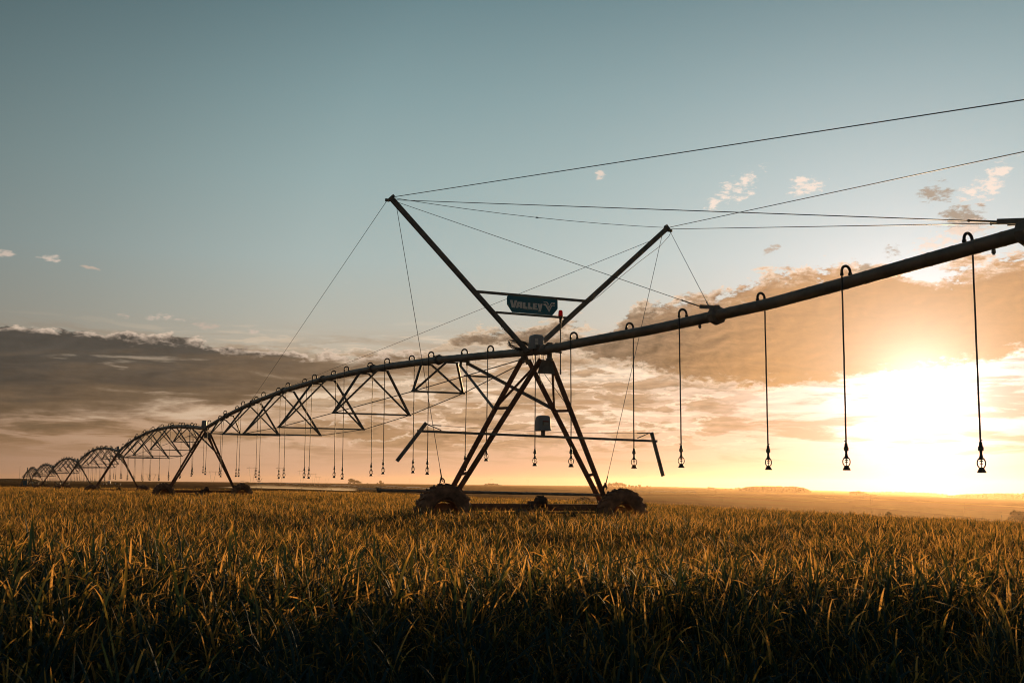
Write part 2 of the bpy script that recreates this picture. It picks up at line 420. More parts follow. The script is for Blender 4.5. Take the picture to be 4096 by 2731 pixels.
for p, q in (((1730, 1700), (1765, 1702)), ((2548, 1732), (2592, 1731))):
    MB().tube([zl(tow(*p, sx)), zl(tow(*q, sx))], .013, 6).build('turnbuckle', M['cable'], cb)
bx = zl(tow(2172, 1722, sx))
MB().box((bx[0], sx, bx[2]-.05), (.075, .06, .12)).build('box_post', M['galv'], cb)
cover_box(cb, 'sensor_box', Vector((bx[0], sx, bx[2])), .315, .26, .345, rear_label=True)

# masts
for nm, top, bot in (('L', (1562, 790), (2108, 1404)), ('R', (2671, 911), (2152, 1385))):
    p, q = zl(tow(*top, -.3)), zl(tow(*bot, -.3))
    ms = MB().channel(q, p, .115, .06, .012, up=(0, 1, 0)).build('mast', M['galv'], T0)
    u = (p-q).normalized(); sd = -1 if nm == 'L' else 1
    c = p+u*.0
    b = MB(); b.bar(c-u*.05, c+u*.015, .17, .10, up=(0, 1, 0)).box(tuple(c+Vector((sd*.07, 0, -.07))), (.10, .05, .06))
    b.build('mast_head', M['galv'], ms)
    if nm == 'R':
        pts = [zl(tow(x, y, -.33)) for x, y in ((2689, 918), (2676, 945), (2640, 985), (2560, 1045), (2480, 1110), (2400, 1180), (2340, 1222), (2308, 1236), (2255, 1285), (2240, 1320))]
    else:
        pts = [zl(tow(x, y, -.33)) for x, y in ((1830, 1095), (1868, 1142), (1900, 1182), (1938, 1220), (1985, 1270), (2010, 1315), (2045, 1340), (2085, 1385))]
    MB().tube(pts, .006, 5).build('slack_wire', M['hose'], ms)
for p, q, w in (((1903, 1166), (2350, 1205), .062), ((1984, 1249), (2277, 1272), .05)):
    MB().bar(zl(tow(*p, -.30)), zl(tow(*q, -.30)), .04, w).build('sign_bar', M['galv'], T0)

# sign
SGS = -.345
so = tow(2129, 1223, SGS); sw = W(so[0], SGS, so[2])
sign = thing('sign', sw, ROT, 'blue angular sign with pale lettering between the two mast arms', 'sign')
def sgn(x, y): v = tow(1980+x/7.35, 1180+y/7.35, SGS); return (v[0]-so[0], v[2]-so[2])
def plate(polys, y0, y1, inset=False):
    b = MB()
    for P in polys:
        n = len(P); vs = [(x, y0, z) for x, z in P]+[(x, y1, z) for x, z in P]
        b.add(vs, [tuple(range(n)), tuple(range(2*n-1, n-1, -1))]+[((i+1) % n, i, n+i, n+(i+1) % n) for i in range(n)])
    return b
out = [(385, 14), (1822, 142), (1838, 160), (1840, 398), (1832, 420), (1682, 600), (500, 502), (360, 285), (352, 268), (352, 60), (362, 30)]
plate([[sgn(*p) for p in out]], -.006, .006).build('panel', M['sign'], sign)
lets = [[(433, 147), (508, 147), (545, 290), (572, 155), (645, 157), (585, 375), (490, 368)],
        [(660, 197), (712, 202), (712, 262), (697, 300), (690, 345), (676, 380), (608, 378)], [(712, 202), (798, 208), (798, 390), (728, 386), (728, 262), (712, 262)], [(697, 300), (728, 302), (728, 348), (690, 345)],
        [(822, 215), (890, 218), (888, 330), (905, 345), (948, 350), (948, 410), (818, 400)], [(965, 228), (1032, 232), (1030, 340), (1048, 352), (1095, 360), (1093, 420), (962, 408)],
        [(1112, 240), (1225, 248), (1225, 290), (1180, 288), (1180, 315), (1222, 320), (1222, 355), (1178, 352), (1178, 380), (1250, 388), (1248, 438), (1108, 425)],
        [(1245, 250), (1300, 255), (1318, 335), (1335, 258), (1392, 262), (1340, 490), (1270, 485), (1285, 420)]]
plate([[sgn(*p) for p in L] for L in lets], -.010, -.0065).build('lettering', M['letter'], sign)
logo = [[(1422, 195), (1525, 198), (1580, 270), (1565, 295), (1510, 222), (1425, 222)], [(1422, 258), (1492, 260), (1588, 425), (1585, 505), (1475, 315), (1425, 305)],
        [(1589, 425), (1655, 300), (1757, 302), (1752, 335), (1675, 325), (1586, 505)], [(1530, 290), (1550, 290), (1580, 350), (1645, 225), (1758, 220), (1756, 272), (1690, 270), (1690, 250), (1665, 250), (1582, 402)]]
plate([[sgn(*p) for p in L] for L in logo], -.010, -.0065).build('emblem', M['letter'], sign)

# beacon lamp
bs = -1.35
p0 = tow(2242, 1487, bs); p1 = tow(2243, 1268, bs)
bea = thing('beacon_lamp', W(p0[0], bs, p0[2]), ROT, 'red beacon lamp on a thin upright pole beside the blue sign', 'beacon lamp')
H = p1[2]-p0[2]
MB().tube([(0, 0, 0), (0, 0, H)], .0145, 10).lathe([(0, -.06), (.018, -.06), (.02, .05), (.015, .06)], n=10).build('pole', M['galv'], bea)
MB().lathe([(0, -.12), (.03, -.12), (.03, -.045), (.04, -.04), (.04, .0), (.058, .005), (.058, .02), (0, .02)], (0, 0, H), n=16).build('lamp_base', M['plastic'], bea, True)
MB().lathe([(.053, .02), (.05, .10), (.046, .135), (.03, .155), (0, .162)], (0, 0, H), n=20).build('lamp_lens', M['lens'], bea, True)
zp = 4.40-p0[2]
for q in (zp+.09, zp-.11):
    MB().box((-.06, 0, q), (.14, .03, .03)).box((0, 0, q), (.045, .045, .04)).build('clamp', M['galv'], bea)

# cable coil
cc = tow(2080, 1381, -.05)
bm = MB()
for k in range(10):
    r = .255+random.uniform(-.035, .025); dz = random.uniform(-.03, .03); tl = random.uniform(.42, .60); ph = random.uniform(0, 6)
    bm.tube([(r*math.cos(t)*1.05+.01*math.sin(3*t+ph), r*math.sin(t)*.85, dz+tl*r*math.sin(t)+.012*math.sin(2*t+ph)) for t in np.linspace(0, 2*math.pi, 36)[:-1]], .0075, 5, True)
bm.tube([(.0, -.2, -.10), (.04, -.2, .0), (.02, -.19, .05)], .008, 5)
coil = bm.build('cable_coil', M['hose'], None, True, W(cc[0], -.05, cc[2])); coil.rotation_euler.z = ROT
tag(coil, 'coil of spare black cable hung beside the grey control box', 'cable coil')

# ------------------------------------------------------------------ spans
UJ = [k/7 for k in range(8)]
def pz(s):
    """pipe centre height along the machine"""
    if s <= 0: return float(np.interp(s, [-26, -14.1, -12, -10.8, -9, -7, -5.3, -2.5, 0], [4.98, 4.524, 4.445, 4.395, 4.335, 4.330, 4.330, 4.385, 4.40]))
    for i in range(6):
        if TS[i] <= s <= TS[i+1]+1e-6:
            u = (s-TS[i])/(TS[i+1]-TS[i]); return TZ[i]+(TZ[i+1]-TZ[i])*u+.85*4*u*(1-u)
    return TZ[-1]
SPR_W = [.76, 1.30, 1.62, 1.62, 1.30, .76]; SPR_D = [-.50, -.79, -1.0, -1.0, -.79, -.50]
def flange(o, c, n=14):
    b = MB(); b.lathe([(.09, -.05), (.14, -.05), (.15, -.035), (.15, .035), (.14, .05), (.09, .05)], c, 'y', 8)
    for k in range(8):
        t = 2*math.pi*k/8; b.lathe([(0, -.075), (.018, -.075), (.018, .075), (0, .075)], (c[0]+.126*math.cos(t), c[1], c[2]+.126*math.sin(t)), 'y', 6)
    return b.build('flange', M['galv'], o)
def span(i):
    s0, s1 = TS[i], TS[i+1]; Ls = s1-s0; lod = i < 2
    labs = ['long arched pipe span on trusses left of the mast tower', 'arched pipe span between the second and third towers', 'third arched pipe span, left of the third tower',
            'fourth arched pipe span, small at the left', 'fifth arched pipe span, tiny at the left', 'sixth arched span reaching the pivot centre']
    base = W(0, s0, 0); o = thing('pipe_span', base, ROT, labs[i], 'pipe span', 'arched spans of the irrigation machine')
    J = [Vector((0, Ls*u, pz(s0+Ls*u))) for u in UJ]
    st = .55 if lod else 1.0
    for k in range(7):
        a, b = J[k], J[k+1]
        if k == 6: b = a.lerp(b, 1-.76/(b-a).length)
        if k == 0: a = Vector((0, -.64 if i == 0 else -.46, TZ[i]))
        n = 9; pts = []
        for q in range(n+1):
            u = q/n; p = a.lerp(b, u); p.z += -.012*4*u*(1-u)*0; pts.append(p)
        mb = MB(); mb.tube(pts, PR, 20 if lod else 10)
        if lod:
            Lk = (b-a).length; dd = (b-a).normalized(); q = .3
            while q < Lk-.2:
                c = a+dd*q; mb.tube([c-dd*.018, c+dd*.018], PR+.004, 20); q += .48
        mb.build('pipe_section', M['pipe'], o, lod)
    if lod:
        cp = [Vector((.055+.01*math.sin(y*1.7), y, pz(s0+y)+PR*.86+.012*abs(math.sin(y*.8)))) for y in np.arange(.2, Ls-1, .35)]
        MB().tube(cp, .013, 6).build('power_cable', M['hose'], o)
    SL, SR = [], []
    for k in range(1, 7):
        p = J[k]; flange(o, p)
        zc = TZ[i]+(TZ[i+1]-TZ[i])*UJ[k]+SPR_D[k-1]; w = SPR_W[k-1]
        l = Vector((-w, p.y, zc)); r = Vector((w, p.y, zc)); SL.append(l); SR.append(r)
        MB().bar(l-Vector((.05, 0, 0)), r+Vector((.05, 0, 0)), .05, .05).build('spreader', M['galv'], o)
        for ds in (-.93, .93):
            yy = p.y+ds; zz = pz(s0+yy)-.112
            MB().box((0, yy, zz), (.40, .13, .035), .8).build('cross_plate', M['galv'], o)
            for e_, sg in ((l, -1), (r, 1)):
                MB().angle(e_, (.17*sg, yy, zz), .062, .012).build('brace', M['galv'], o)
    for S, sg in ((SL, -1), (SR, 1)):
        pts = [Vector((sg*.10, .3, TZ[i]-.13))]+S+[Vector((sg*.1, Ls-.9, TZ[i+1]-.13))]
        MB().tube(pts, .013, 6).build('truss_rod', M['galv'], o)
    # small bar between the rods near the tower
    a = L2((-.10, .3, TZ[i]-.13), SL[0], .47); b = L2((.10, .3, TZ[i]-.13), SR[0], .47)
    MB().bar(a-Vector((.05, 0, 0)), b+Vector((.05, 0, 0)), .04, .045).build('rod_spacer', M['galv'], o)
    return o
spans = [span(i) for i in range(6)]

# twigs and weeds caught on the near span pipe
bm = MB()
for k in range(70):
    s = random.uniform(3, 22); z = pz(s)-PR; x = random.uniform(-.05, .02)
    p = Vector((x, s, z+.01)); q = p+Vector((random.uniform(-.03, .03), random.uniform(-.1, .1), -random.uniform(.02, .09)))
    bm.tube([p, (p+q)/2+Vector((0, .015, 0)), q], .0022, 3)
bm.build('weed_strands', M['scrub'], spans[0])

# overhang
OV = thing('overhang_pipe', W(0, 0, 0), ROT, 'thick overhang pipe rising to the right edge, held by cables', 'overhang pipe')
OJ = [-.9, -7.5, -14.15, -20.0, -25.2]
for k in range(4):
    a, b = OJ[k], OJ[k+1]; n = 14
    pts = [Vector((0, a+(b-a)*q/n, pz(a+(b-a)*q/n))) for q in range(n+1)]
    mb = MB(); mb.tube(pts, PR, 24); s = a-.4
    while s > b+.2:
        mb.tube([Vector((0, s+.02, pz(s+.02))), Vector((0, s-.02, pz(s-.02)))], PR+.0032, 24); s -= .42
    mb.build('pipe_section', M['pipe'], OV, True)
    if k < 3:
        flange(OV, Vector((0, b, pz(b))))
        # cable anchor: clamp body and lug pointing back to the mast
        c = Vector((0, b, pz(b)))
        mb = MB(); mb.lathe([(.09, -.10), (.165, -.065), (.172, 0), (.165, .065), (.09, .10)], c, 'y', 8)
        mb.box((0, b+.02, c.z+.15), (.10, .16, .07), .7)
        mb.build('cable_clamp', M['galv'], OV)
        for sg in (-1, 1):
            MB().sect((sg*.03, b-.02, c.z+.14), (sg*.10, b+.36, c.z+.20), [(-.02, -.035), (.02, -.035), (.02, .02), (-.02, .035)]).build('cable_lug', M['galv'], OV)
    for f in (.92,):
        s = a+(b-a)*f
        MB().lathe([(0, -.075), (.018, -.075), (.018, -.06), (.028, -.055), (.028, -.02), (.022, 0), (0, 0)], (0, s, pz(s)-PR), 'z', 10).build('drain_plug', M['galv'], OV, True)
MB().lathe([(.10, -.04), (.12, -.03), (.12, .03), (.08, .05), (0, .05)], (0, -25.2, pz(-25.2)), 'y', 16).build('end_cap', M['galv'], OV)

# guy cables
ML, MR = tow(1562, 790, -.3), tow(2671, 911, -.3)
def anchor(s, sg): return Vector((sg*.10, s+.36, pz(s)+.20))
def proj(t, s_, z):
    v = np.array(W(t, s_, z))-CAM; k = v @ Fw; return CX+FPX*(v @ Rt)/k, CY-FPX*(v @ Up)/k
def aim(M_, sg, ytgt):
    best = None
    for s_ in np.arange(-16, -25.1, -.1):
        q_ = anchor(s_, sg)
        for u in np.linspace(.1, 1, 400):
            p_ = M_.lerp(q_, u)
            try: x, y = proj(*p_)
            except Exception: break
            if x > 4096:
                if best is None or abs(y-ytgt) < best[0]: best = (abs(y-ytgt), s_)
                break
    return anchor(best[1], sg)
cabs = [
 ('long cable from the left mast head up past the right edge', [ML, aim(ML, -1, 397)], .0075),
 ('upper cable from the right mast head leaving at the right edge', [MR, aim(MR, 1, 607)], .0075),
 ('cable from the left mast head to the right edge pipe clamp', [ML+Vector((.06, 0, -.05)), anchor(-14.15, -1)], .0075),
 ('cable from the right mast head to the right edge pipe clamp', [MR+Vector((.05, 0, -.03)), anchor(-14.15, 1)], .0075),
 ('sagging cable strung between the two mast heads', [ML]+[L2(ML, MR, u)+Vector((0, 0, -.10*4*u*(1-u))) for u in (.12, .25, .38, .5, .62, .75, .88)]+[MR], .006),
 ('cable from the left mast head across to the first overhang clamp', [ML+Vector((.07, 0, -.07)), anchor(-7.5, -1)], .006),
 ('short cable from the right mast head to the first overhang clamp', [MR+Vector((.05, 0, -.06)), anchor(-7.5, 1)], .006),
 ('cable from the left mast head down left to the arched span', [ML+Vector((-.08, 0, -.08)), Vector((-.05, 29.1, pz(29.1)+.10))], .006),
 ('cable from the right mast head passing behind the blue sign', [MR+Vector((-.22, .05, -.26)), Vector((.05, 29.1, pz(29.1)+.10))], .006),
 ('vertical cable from the left mast head to the left tyre', [tow(1587, 832, -.3), tow(1769, 1925, -.25)], .006),
 ('vertical cable from the right mast head to the right tyre', [tow(2649, 938, -.3), tow(2420, 1950, -.25)], .006)]
for k, (lab, pts, r) in enumerate(cabs):
    o = thing('guy_cable', W(pts[0][0], pts[0][1], pts[0][2]), ROT, lab, 'cable', 'guy cables of the mast')
    loc = [Vector(p)-Vector(pts[0]) for p in pts]
    MB().tube(loc, r, 6).build('wire', M['cable'], o)
    e = loc[-1]; u = (loc[-1]-loc[-2]).normalized()
    if k in (0, 1, 2, 3, 5, 6, 7, 8):
        L = 1.3 if k in (7, 8) else .42
        MB().tube([e-u*L, e-u*L*.94, e-u*L*.9, e], [r*1.2, r*3, r*2.0, r*2.0], 6).build('cable_grip', M['cable'], o)
    if k == 4:
        MB().tube([loc[4]-Vector((.03, 0, 0)), loc[4]+Vector((.03, 0, 0))], .016, 6).build('cable_grip', M['cable'], o)
    if k >= 9:
        MB().tube([e-u*.28, e], r*2.2, 6).build('cable_grip', M['cable'], o)
        MB().tube([e+Vector((.05*math.cos(t)-.0, 0, .07*math.sin(t)+.0)) for t in np.linspace(-.6, 3.6, 9)], .016, 6).build('hook', M['cable'], o)
        MB().tube([e+Vector((-.06, 0, -.05)), e+Vector((-.02, 0, .13))] if k == 9 else [e+Vector((-.05, 0, -.12)), e+Vector((0, 0, .12))], .014, 6).build('hook_bolt', M['cable'], o)

# ------------------------------------------------------------------ sprinkler drops
def goose():
    b = MB(); r = .080
    pts = [(0, 0, -.005), (0, 0, .045)]+[(r-r*math.cos(t), 0, .052+r*math.sin(t)*1.05) for t in np.linspace(0, math.pi, 11)]+[(2*r, 0, .0)]
    b.tube(pts, .0215, 10).lathe([(.0215, .0), (.031, .005), (.031, .035), (.0215, .042)], n=10)
    b.lathe([(.0215, -.02), (.026, -.016), (.026, .02), (.0215, .026)], (2*r, 0, 0), n=10)
    return b.mesh('gooseneck', M['plastic'], True)
def hosem():
    b = MB(); b.tube([(0.002*math.sin(q*2.2), 0.0, -q/10) for q in range(11)], .0125, 8); return b.mesh('drop_hose', M['hose'], True)
def regm():
    b = MB(); b.lathe([(0, 0), (.013, 0), (.013, -.03), (.02, -.035), (.024, -.065), (.026, -.09), (.034, -.094), (.034, -.10), (.022, -.10)], n=14)
    b.lathe([(.02, -.148), (.020, -.155), (.016, -.19), (.021, -.192), (.021, -.2), (0, -.2)], n=14); b.box((.02, 0, -.004), (.035, .006, .012), .5)
    return b.mesh('regulator', M['plastic'], True)
def bandm():
    b = MB(); b.lathe([(.022, -.10), (.036, -.10), (.036, -.142), (.031, -.148), (.018, -.148)], n=14); return b.mesh('hose_weight', M['grey_plastic'], True)
def sprm():
    b = MB(); b.lathe([(0, 0), (.02, 0), (.022, -.02), (.034, -.045), (.040, -.06), (.03, -.065), (0, -.065)], n=14)
    for sg in (-1, 1):
        b.tube([(sg*.034, 0, -.05), (sg*.052, 0, -.085), (sg*.055, 0, -.11), (sg*.05, 0, -.14), (sg*.03, 0, -.17)], .0085, 6)
    b.lathe([(0, -.065), (.008, -.065), (.008, -.075), (.024, -.078), (.024, -.09), (.007, -.092), (.006, -.108), (.022, -.112), (.022, -.122), (.006, -.125), (.006, -.165), (0, -.165)], n=10)
    b.lathe([(0, -.16), (.03, -.165), (.034, -.18), (.058, -.225), (.056, -.235), (.0, -.235)], n=16)
    return b.mesh('sprinkler_head', M['plastic'], True)
GM, HM, RM, BM, SM = goose(), hosem(), regm(), bandm(), sprm()
proto = thing('sprinkler_drop', (0, 0, 0), ROT, 'x', 'sprinkler drop', 'sprinkler drops hanging from the pipe')
put('gooseneck', GM, proto)
h_ = put('drop_hose', HM, proto, (.160, 0, 0)); put('regulator', RM, proto); put('hose_weight', BM, proto); put('sprinkler_head', SM, proto)
dist = thing('sprinkler_drop', (0, 0, 0), ROT, 'x', 'sprinkler drop', 'sprinkler drops hanging from the pipe')
for nm in ('gooseneck', 'hose', 'head'): pass
n_drop = 0; per = {}
sd = [-13.14, -10.93, -8.67, -6.55, -4.40, -2.33, .04, 2.09, 4.15, 6.19, 8.2, 10.0, 12.15, 14.28, 16.35, 18.32, 20.3, 22.3]; sd += [24.5+2.06*k for k in range(0, 104)]
bot = lambda s: (1.62+.24*(1-min(1, abs(s+2)/11))) if s < 8 else None
first = True
for k, s in enumerate(sd):
    if s > TS[6]-1.2: break
    i = -1 if s < -1 else next(j for j in range(6) if s < TS[j+1]-0.0)
    if i >= 0 and min(abs(s-q) for q in TS[1:]) < .45: s += .6
    side = 1 if k % 2 == 0 else -1
    top = pz(s)+PR
    if s < 4: zb = 1.56+.02*max(0, s+13)
    else:
        j = max(0, i); u = (s-TS[j])/(TS[j+1]-TS[j]); zb = (1.82-.36*4*u*(1-u)*.95)+(TG[j]+(TG[j+1]-TG[j])*u)*.9+.04
    zb += random.uniform(-.07, .07)
    if first: o = proto; first = False
    else: o = copy_tree(proto)
    o.location = W(0, s, top); o.rotation_euler = (R(random.gauss(0, .35)), R(random.gauss(0, .35)), ROT+(0 if side > 0 else math.pi)+R(random.uniform(-6, 6)))
    L = top-zb-.435
    for c in o.children:
        base = c.name.split('.')[0]
        if base == 'drop_hose': c.scale = (1, 1, L)
        elif base in ('regulator', 'hose_weight'): c.location = (.162, 0, -L)
        elif base == 'sprinkler_head': c.location = (.162, 0, -L-.2); c.rotation_euler.z = -math.atan2(o.location.x, o.location.y)-o.rotation_euler.z+random.gauss(0, .35)
    per.setdefault(i, []).append(o)
for i, L in per.items():
    if i == -1:
        nm = ['largest sprinkler drop, nearest the right edge beside the bright sun', 'second sprinkler drop from the right edge, on the overhang pipe', 'third sprinkler drop from the right edge, on the overhang pipe',
              'fourth sprinkler drop from the right edge, left of the cable clamp', 'fifth sprinkler drop from the right edge, by the crossbar end', 'sprinkler drop on the overhang just right of the beacon pole']
        for o, t in zip(L, nm): o['label'] = t
        for o in L[len(nm):]: o['label'] = 'last overhang sprinkler drop beside the mast tower'
    else:
        w_ = ['long near span', 'second span', 'third span', 'fourth span', 'fifth span', 'farthest span'][i]
        for q, o in enumerate(L):
            o['label'] = f'{ORD[q] if q else "first"} sprinkler drop of the {w_}, counted from its right-hand tower'
COL.objects.unlink(dist); bpy.data.objects.remove(dist)

# pivot centre
PV = thing('pivot_centre', W(0, TS[6], TG[6]), ROT, 'four legged pivot centre with a blue panel at the far left end', 'pivot centre')
hp = TZ[6]-TG[6]+.3
for x, y in ((-1.7, -1.7), (1.7, -1.7), (1.7, 1.7), (-1.7, 1.7)):
    MB().angle((x, y, 0), (x*.1, y*.1, hp), .16, .03).build('leg', M['galv'], PV)
for z in (1.2, 2.4):
    q = 1.7*(1-.9*z/hp); b = MB()
    for a, c in (((-q, -q), (q, -q)), ((q, -q), (q, q)), ((q, q), (-q, q)), ((-q, q), (-q, -q))): b.bar((*a, z), (*c, z), .08, .08)
    b.build('cross_frame', M['galv'], PV)
MB().tube([(0, 0, 0), (0, 0, hp+.5), (0, -.3, hp+.75), (0, -.8, TZ[6]-TG[6])], .1, 10).build('riser_pipe', M['pipe'], PV, True)
MB().box((-.4, -1.3, 1.7), (.7, .35, 1.1)).box((-.4, -1.3, 2.28), (.8, .45, .06)).build('control_panel', M['bluepanel'], PV)

# ------------------------------------------------------------------ ground
def polar_ground():
    fs_ = np.concatenate([np.linspace(-180, -40, 30)[:-1], np.linspace(-40, 40, 161), np.linspace(40, 180, 30)[1:]])
    Ds = np.concatenate([[.0], np.exp(np.linspace(math.log(.8), math.log(9000), 190))])
    F_, D_ = np.meshgrid(np.radians(fs_), Ds); X = D_*np.sin(F_); Y = D_*np.cos(F_); Zg = ground(X, Y)
    # behind the camera the ground levels out
    behind = smooth(math.radians(38), math.radians(60), np.abs(F_)); lev = CZ-1.22-.34*(1-smooth(4.2, 7.8, D_))-.002*np.minimum(D_, 1500)-.012*np.clip(D_-100, 0, 2500)*(X > 0)
    Zg = Zg*(1-behind)+lev*behind
    nr, nc = X.shape
    vs = np.stack([X, Y, Zg], -1).reshape(-1, 3)
    b = MB(); b.v = [tuple(v) for v in vs]
    b.f = [(r*nc+c, r*nc+c+1, (r+1)*nc+c+1, (r+1)*nc+c) for r in range(nr-1) for c in range(nc-1)]
    return b
mt = bpy.data.materials.new('soil_and_fields'); mt.use_nodes = True; nt = mt.node_tree; q = Nd(nt); bs_ = nt.nodes['Principled BSDF']
pos = q.new('ShaderNodeNewGeometry').outputs['Position']
big = q.noise(pos, .004, 4, .6); sml = q.noise(pos, .6, 5, .65)
c1 = q.ramp(big, [(.35, (.085, .040, .020)), (.5, (.13, .075, .032)), (.62, (.10, .085, .035))])
c2 = q.mix(q.ramp(sml, [(.3, 0.0), (.7, .5)]), c1, (.05, .026, .014, 1))
nt.links.new(c2, bs_.inputs['Base Color']); bs_.inputs['Roughness'].default_value = .95; bs_.inputs['Specular IOR Level'].default_value = 0
M['soil'] = mt
gr = polar_ground().build('ground', M['soil'], None, True); tag(gr, 'red brown soil falling away to a wide valley', None, None, 'structure')

# field strips draped on the terrain: (label, colours, lower edge, upper edge) in photo pixels
def strip(name, label, c1, c2, low, high, lift=.0006, rows=5, step=24, rough=.9, scale=.03):
    xs = np.arange(low[0][0], low[-1][0]+1, step)
    lo = np.interp(xs, [p[0] for p in low], [p[1] for p in low]); hi = np.interp(xs, [p[0] for p in high], [p[1] for p in high])
    b = MB(); n = len(xs); vs = []
    for r in range(rows+1):
        for x, a, c in zip(xs, lo, hi):
            y = a+(c-a)*r/rows; p = hit(x, y, 150); D = math.hypot(p.x, p.y); p.z += .05+D*lift; vs.append(p)
    b.add(vs, [(r*n+i, r*n+i+1, (r+1)*n+i+1, (r+1)*n+i) for r in range(rows) for i in range(n-1)])
    mt = mat('field_'+name, c1, c2, rough, 0, scale, 0)
    o = b.build(name, mt, None, True); tag(o, label, None, None, 'structure'); return o
strip('stubble_field', 'pale olive field strip beyond the red soil', (.16, .12, .04), (.20, .15, .05), [(2700, 1981), (3000, 1993), (3250, 2010), (3400, 2014)], [(2700, 1980), (3000, 1984), (3250, 1991), (3400, 2010)])
strip('hedge_line', 'dark crop band along the far field edge', (.035, .022, .010), (.05, .03, .014), [(2480, 1983), (2900, 1983), (3300, 1988), (3700, 2003), (4096, 2027), (4300, 2035)], [(2480, 1980), (2900, 1977), (3300, 1981), (3700, 1991), (4096, 2001), (4300, 2005)], rows=3)
strip('yellow_field', 'yellow grass field under the distant ridge', (.22, .16, .06), (.28, .20, .07), [(2440, 1979), (2900, 1977), (3300, 1980)], [(2440, 1978), (2600, 1955), (2900, 1957), (3300, 1979)], rows=6)
strip('track_strip', 'pale track winding across the valley fields', (.34, .24, .11), (.40, .28, .13), [(3300, 1992), (3600, 2007), (4096, 2032), (4300, 2040)], [(3300, 1989), (3600, 2003), (4096, 2028), (4300, 2036)], rows=2)
strip('valley_field', 'pale harvested field on the valley floor', (.24, .17, .075), (.32, .22, .10), [(3420, 2026), (3700, 2052), (4096, 2090), (4300, 2100)], [(3420, 2025), (3560, 2024), (3700, 2030), (4096, 2062), (4300, 2075)], rows=5)
strip('smooth_field', 'smooth bare field between crop and far machine', (.075, .048, .024), (.11, .07, .032), [(880, 1957), (1300, 1966), (1760, 1980), (2100, 1990)], [(880, 1951), (1300, 1959), (1760, 1966), (1950, 1974), (2100, 1989)])
strip('dark_field', 'dark brown field behind the spray', (.05, .032, .018), (.075, .045, .024), [(-200, 1941), (400, 1943), (900, 1949), (1700, 1960), (2300, 1964)], [(-200, 1925), (400, 1926), (900, 1930), (1700, 1940), (2050, 1949), (2300, 1963)])

# flat hill at the far left, wooded ridges in haze
def ridge(name, label, mtl, prof, base, D, depth, kind='structure', cat=None, canopy=False):
    """a long low hump: profile in photo pixels at distance D, with real depth"""
    b = MB(); xs = [p[0] for p in prof]; n = 60; X = np.linspace(xs[0], xs[-1], n); vs = []
    for u, hf in ((0, 0), (.12, .55), (.3, .95), (.5, 1.0), (.75, .8), (1, 0)):
        for x in X:
            yt = np.interp(x, xs, [p[1] for p in prof]); yb = np.interp(x, [base[0][0], base[-1][0]], [base[0][1], base[-1][1]])
            dd = ray(x, yb); dd = dd/math.hypot(dd[0], dd[1]); Dq = D+depth*u
            h = max(.3, (yb-yt)/FPX*D)*hf
            px, py = dd[0]*Dq, dd[1]*Dq; zb = CZ+dd[2]*D
            vs.append((px, py, zb-1.5+h*1.0+(1.5 if hf > 0 else -8)+(random.uniform(-.12, .12)*h if canopy and hf > 0 else 0)))
    b.add(vs, [(r*n+i, r*n+i+1, (r+1)*n+i+1, (r+1)*n+i) for r in range(5) for i in range(n-1)])
    if canopy:
        lv = MB()
        for k in range(2600):
            x = random.uniform(xs[0], xs[-1]); u = random.uniform(0, .6)
            yt = np.interp(x, xs, [p[1] for p in prof]); yb = np.interp(x, [base[0][0], base[-1][0]], [base[0][1], base[-1][1]])
            dd = ray(x, yb); dd = dd/math.hypot(dd[0], dd[1]); Dq = D+depth*u
            h = (yb-yt)/FPX*D; zz = CZ+dd[2]*D+h*random.uniform(.1, 1.08)*min(1, .5+u*2); r = D/FPX*random.uniform(1.5, 4)
            c = Vector((dd[0]*Dq, dd[1]*Dq, zz)); a = Vector((random.gauss(0, 1), random.gauss(0, 1), random.gauss(0, 1))).normalized(); e = a.orthogonal().normalized(); f = a.cross(e)
            lv.add([c+e*r, c+f*r*.7, c-e*r, c-f*r*.7], [(0, 1, 2, 3)])
        b.add(lv.v, lv.f)
    o = b.build(name, mtl, None, False); tag(o, label, cat, None, kind); return o
ridge('hill', 'flat topped brown hill at the far left', M['soil'], [(-260, 1914), (60, 1914), (135, 1914.5), (150, 1918), (160, 1923)], [(-260, 1924), (160, 1926)], 1500, 160)
M['wood_far'] = mat('woodland_leaves', (.04, .045, .018), (.07, .07, .03), .9, 0, .02)
ridge('woodland', 'hazy wooded hill beyond the yellow field', M['wood_far'], [(2955, 1957), (2980, 1950), (3020, 1946), (3100, 1946), (3180, 1948), (3215, 1952), (3245, 1965)], [(2955, 1960), (3245, 1968)], 2700, 260, 'stuff', 'woodland', True)
ridge('woodland', 'pale wooded ridge fading into haze at the far right', M['wood_far'], [(3770, 1989), (3850, 1980), (3900, 1979), (3990, 1977), (4096, 1978), (4300, 1977)], [(3770, 1994), (4300, 2002)], 4000, 400, 'stuff', 'woodland', True)
ridge('woodland', 'faint distant wood under the sun glow', M['wood_far'], [(3300, 1974), (3380, 1970), (3560, 1969), (3700, 1973), (3790, 1980)], [(3300, 1978), (3790, 1990)], 6500, 500, 'stuff', 'woodland', True)

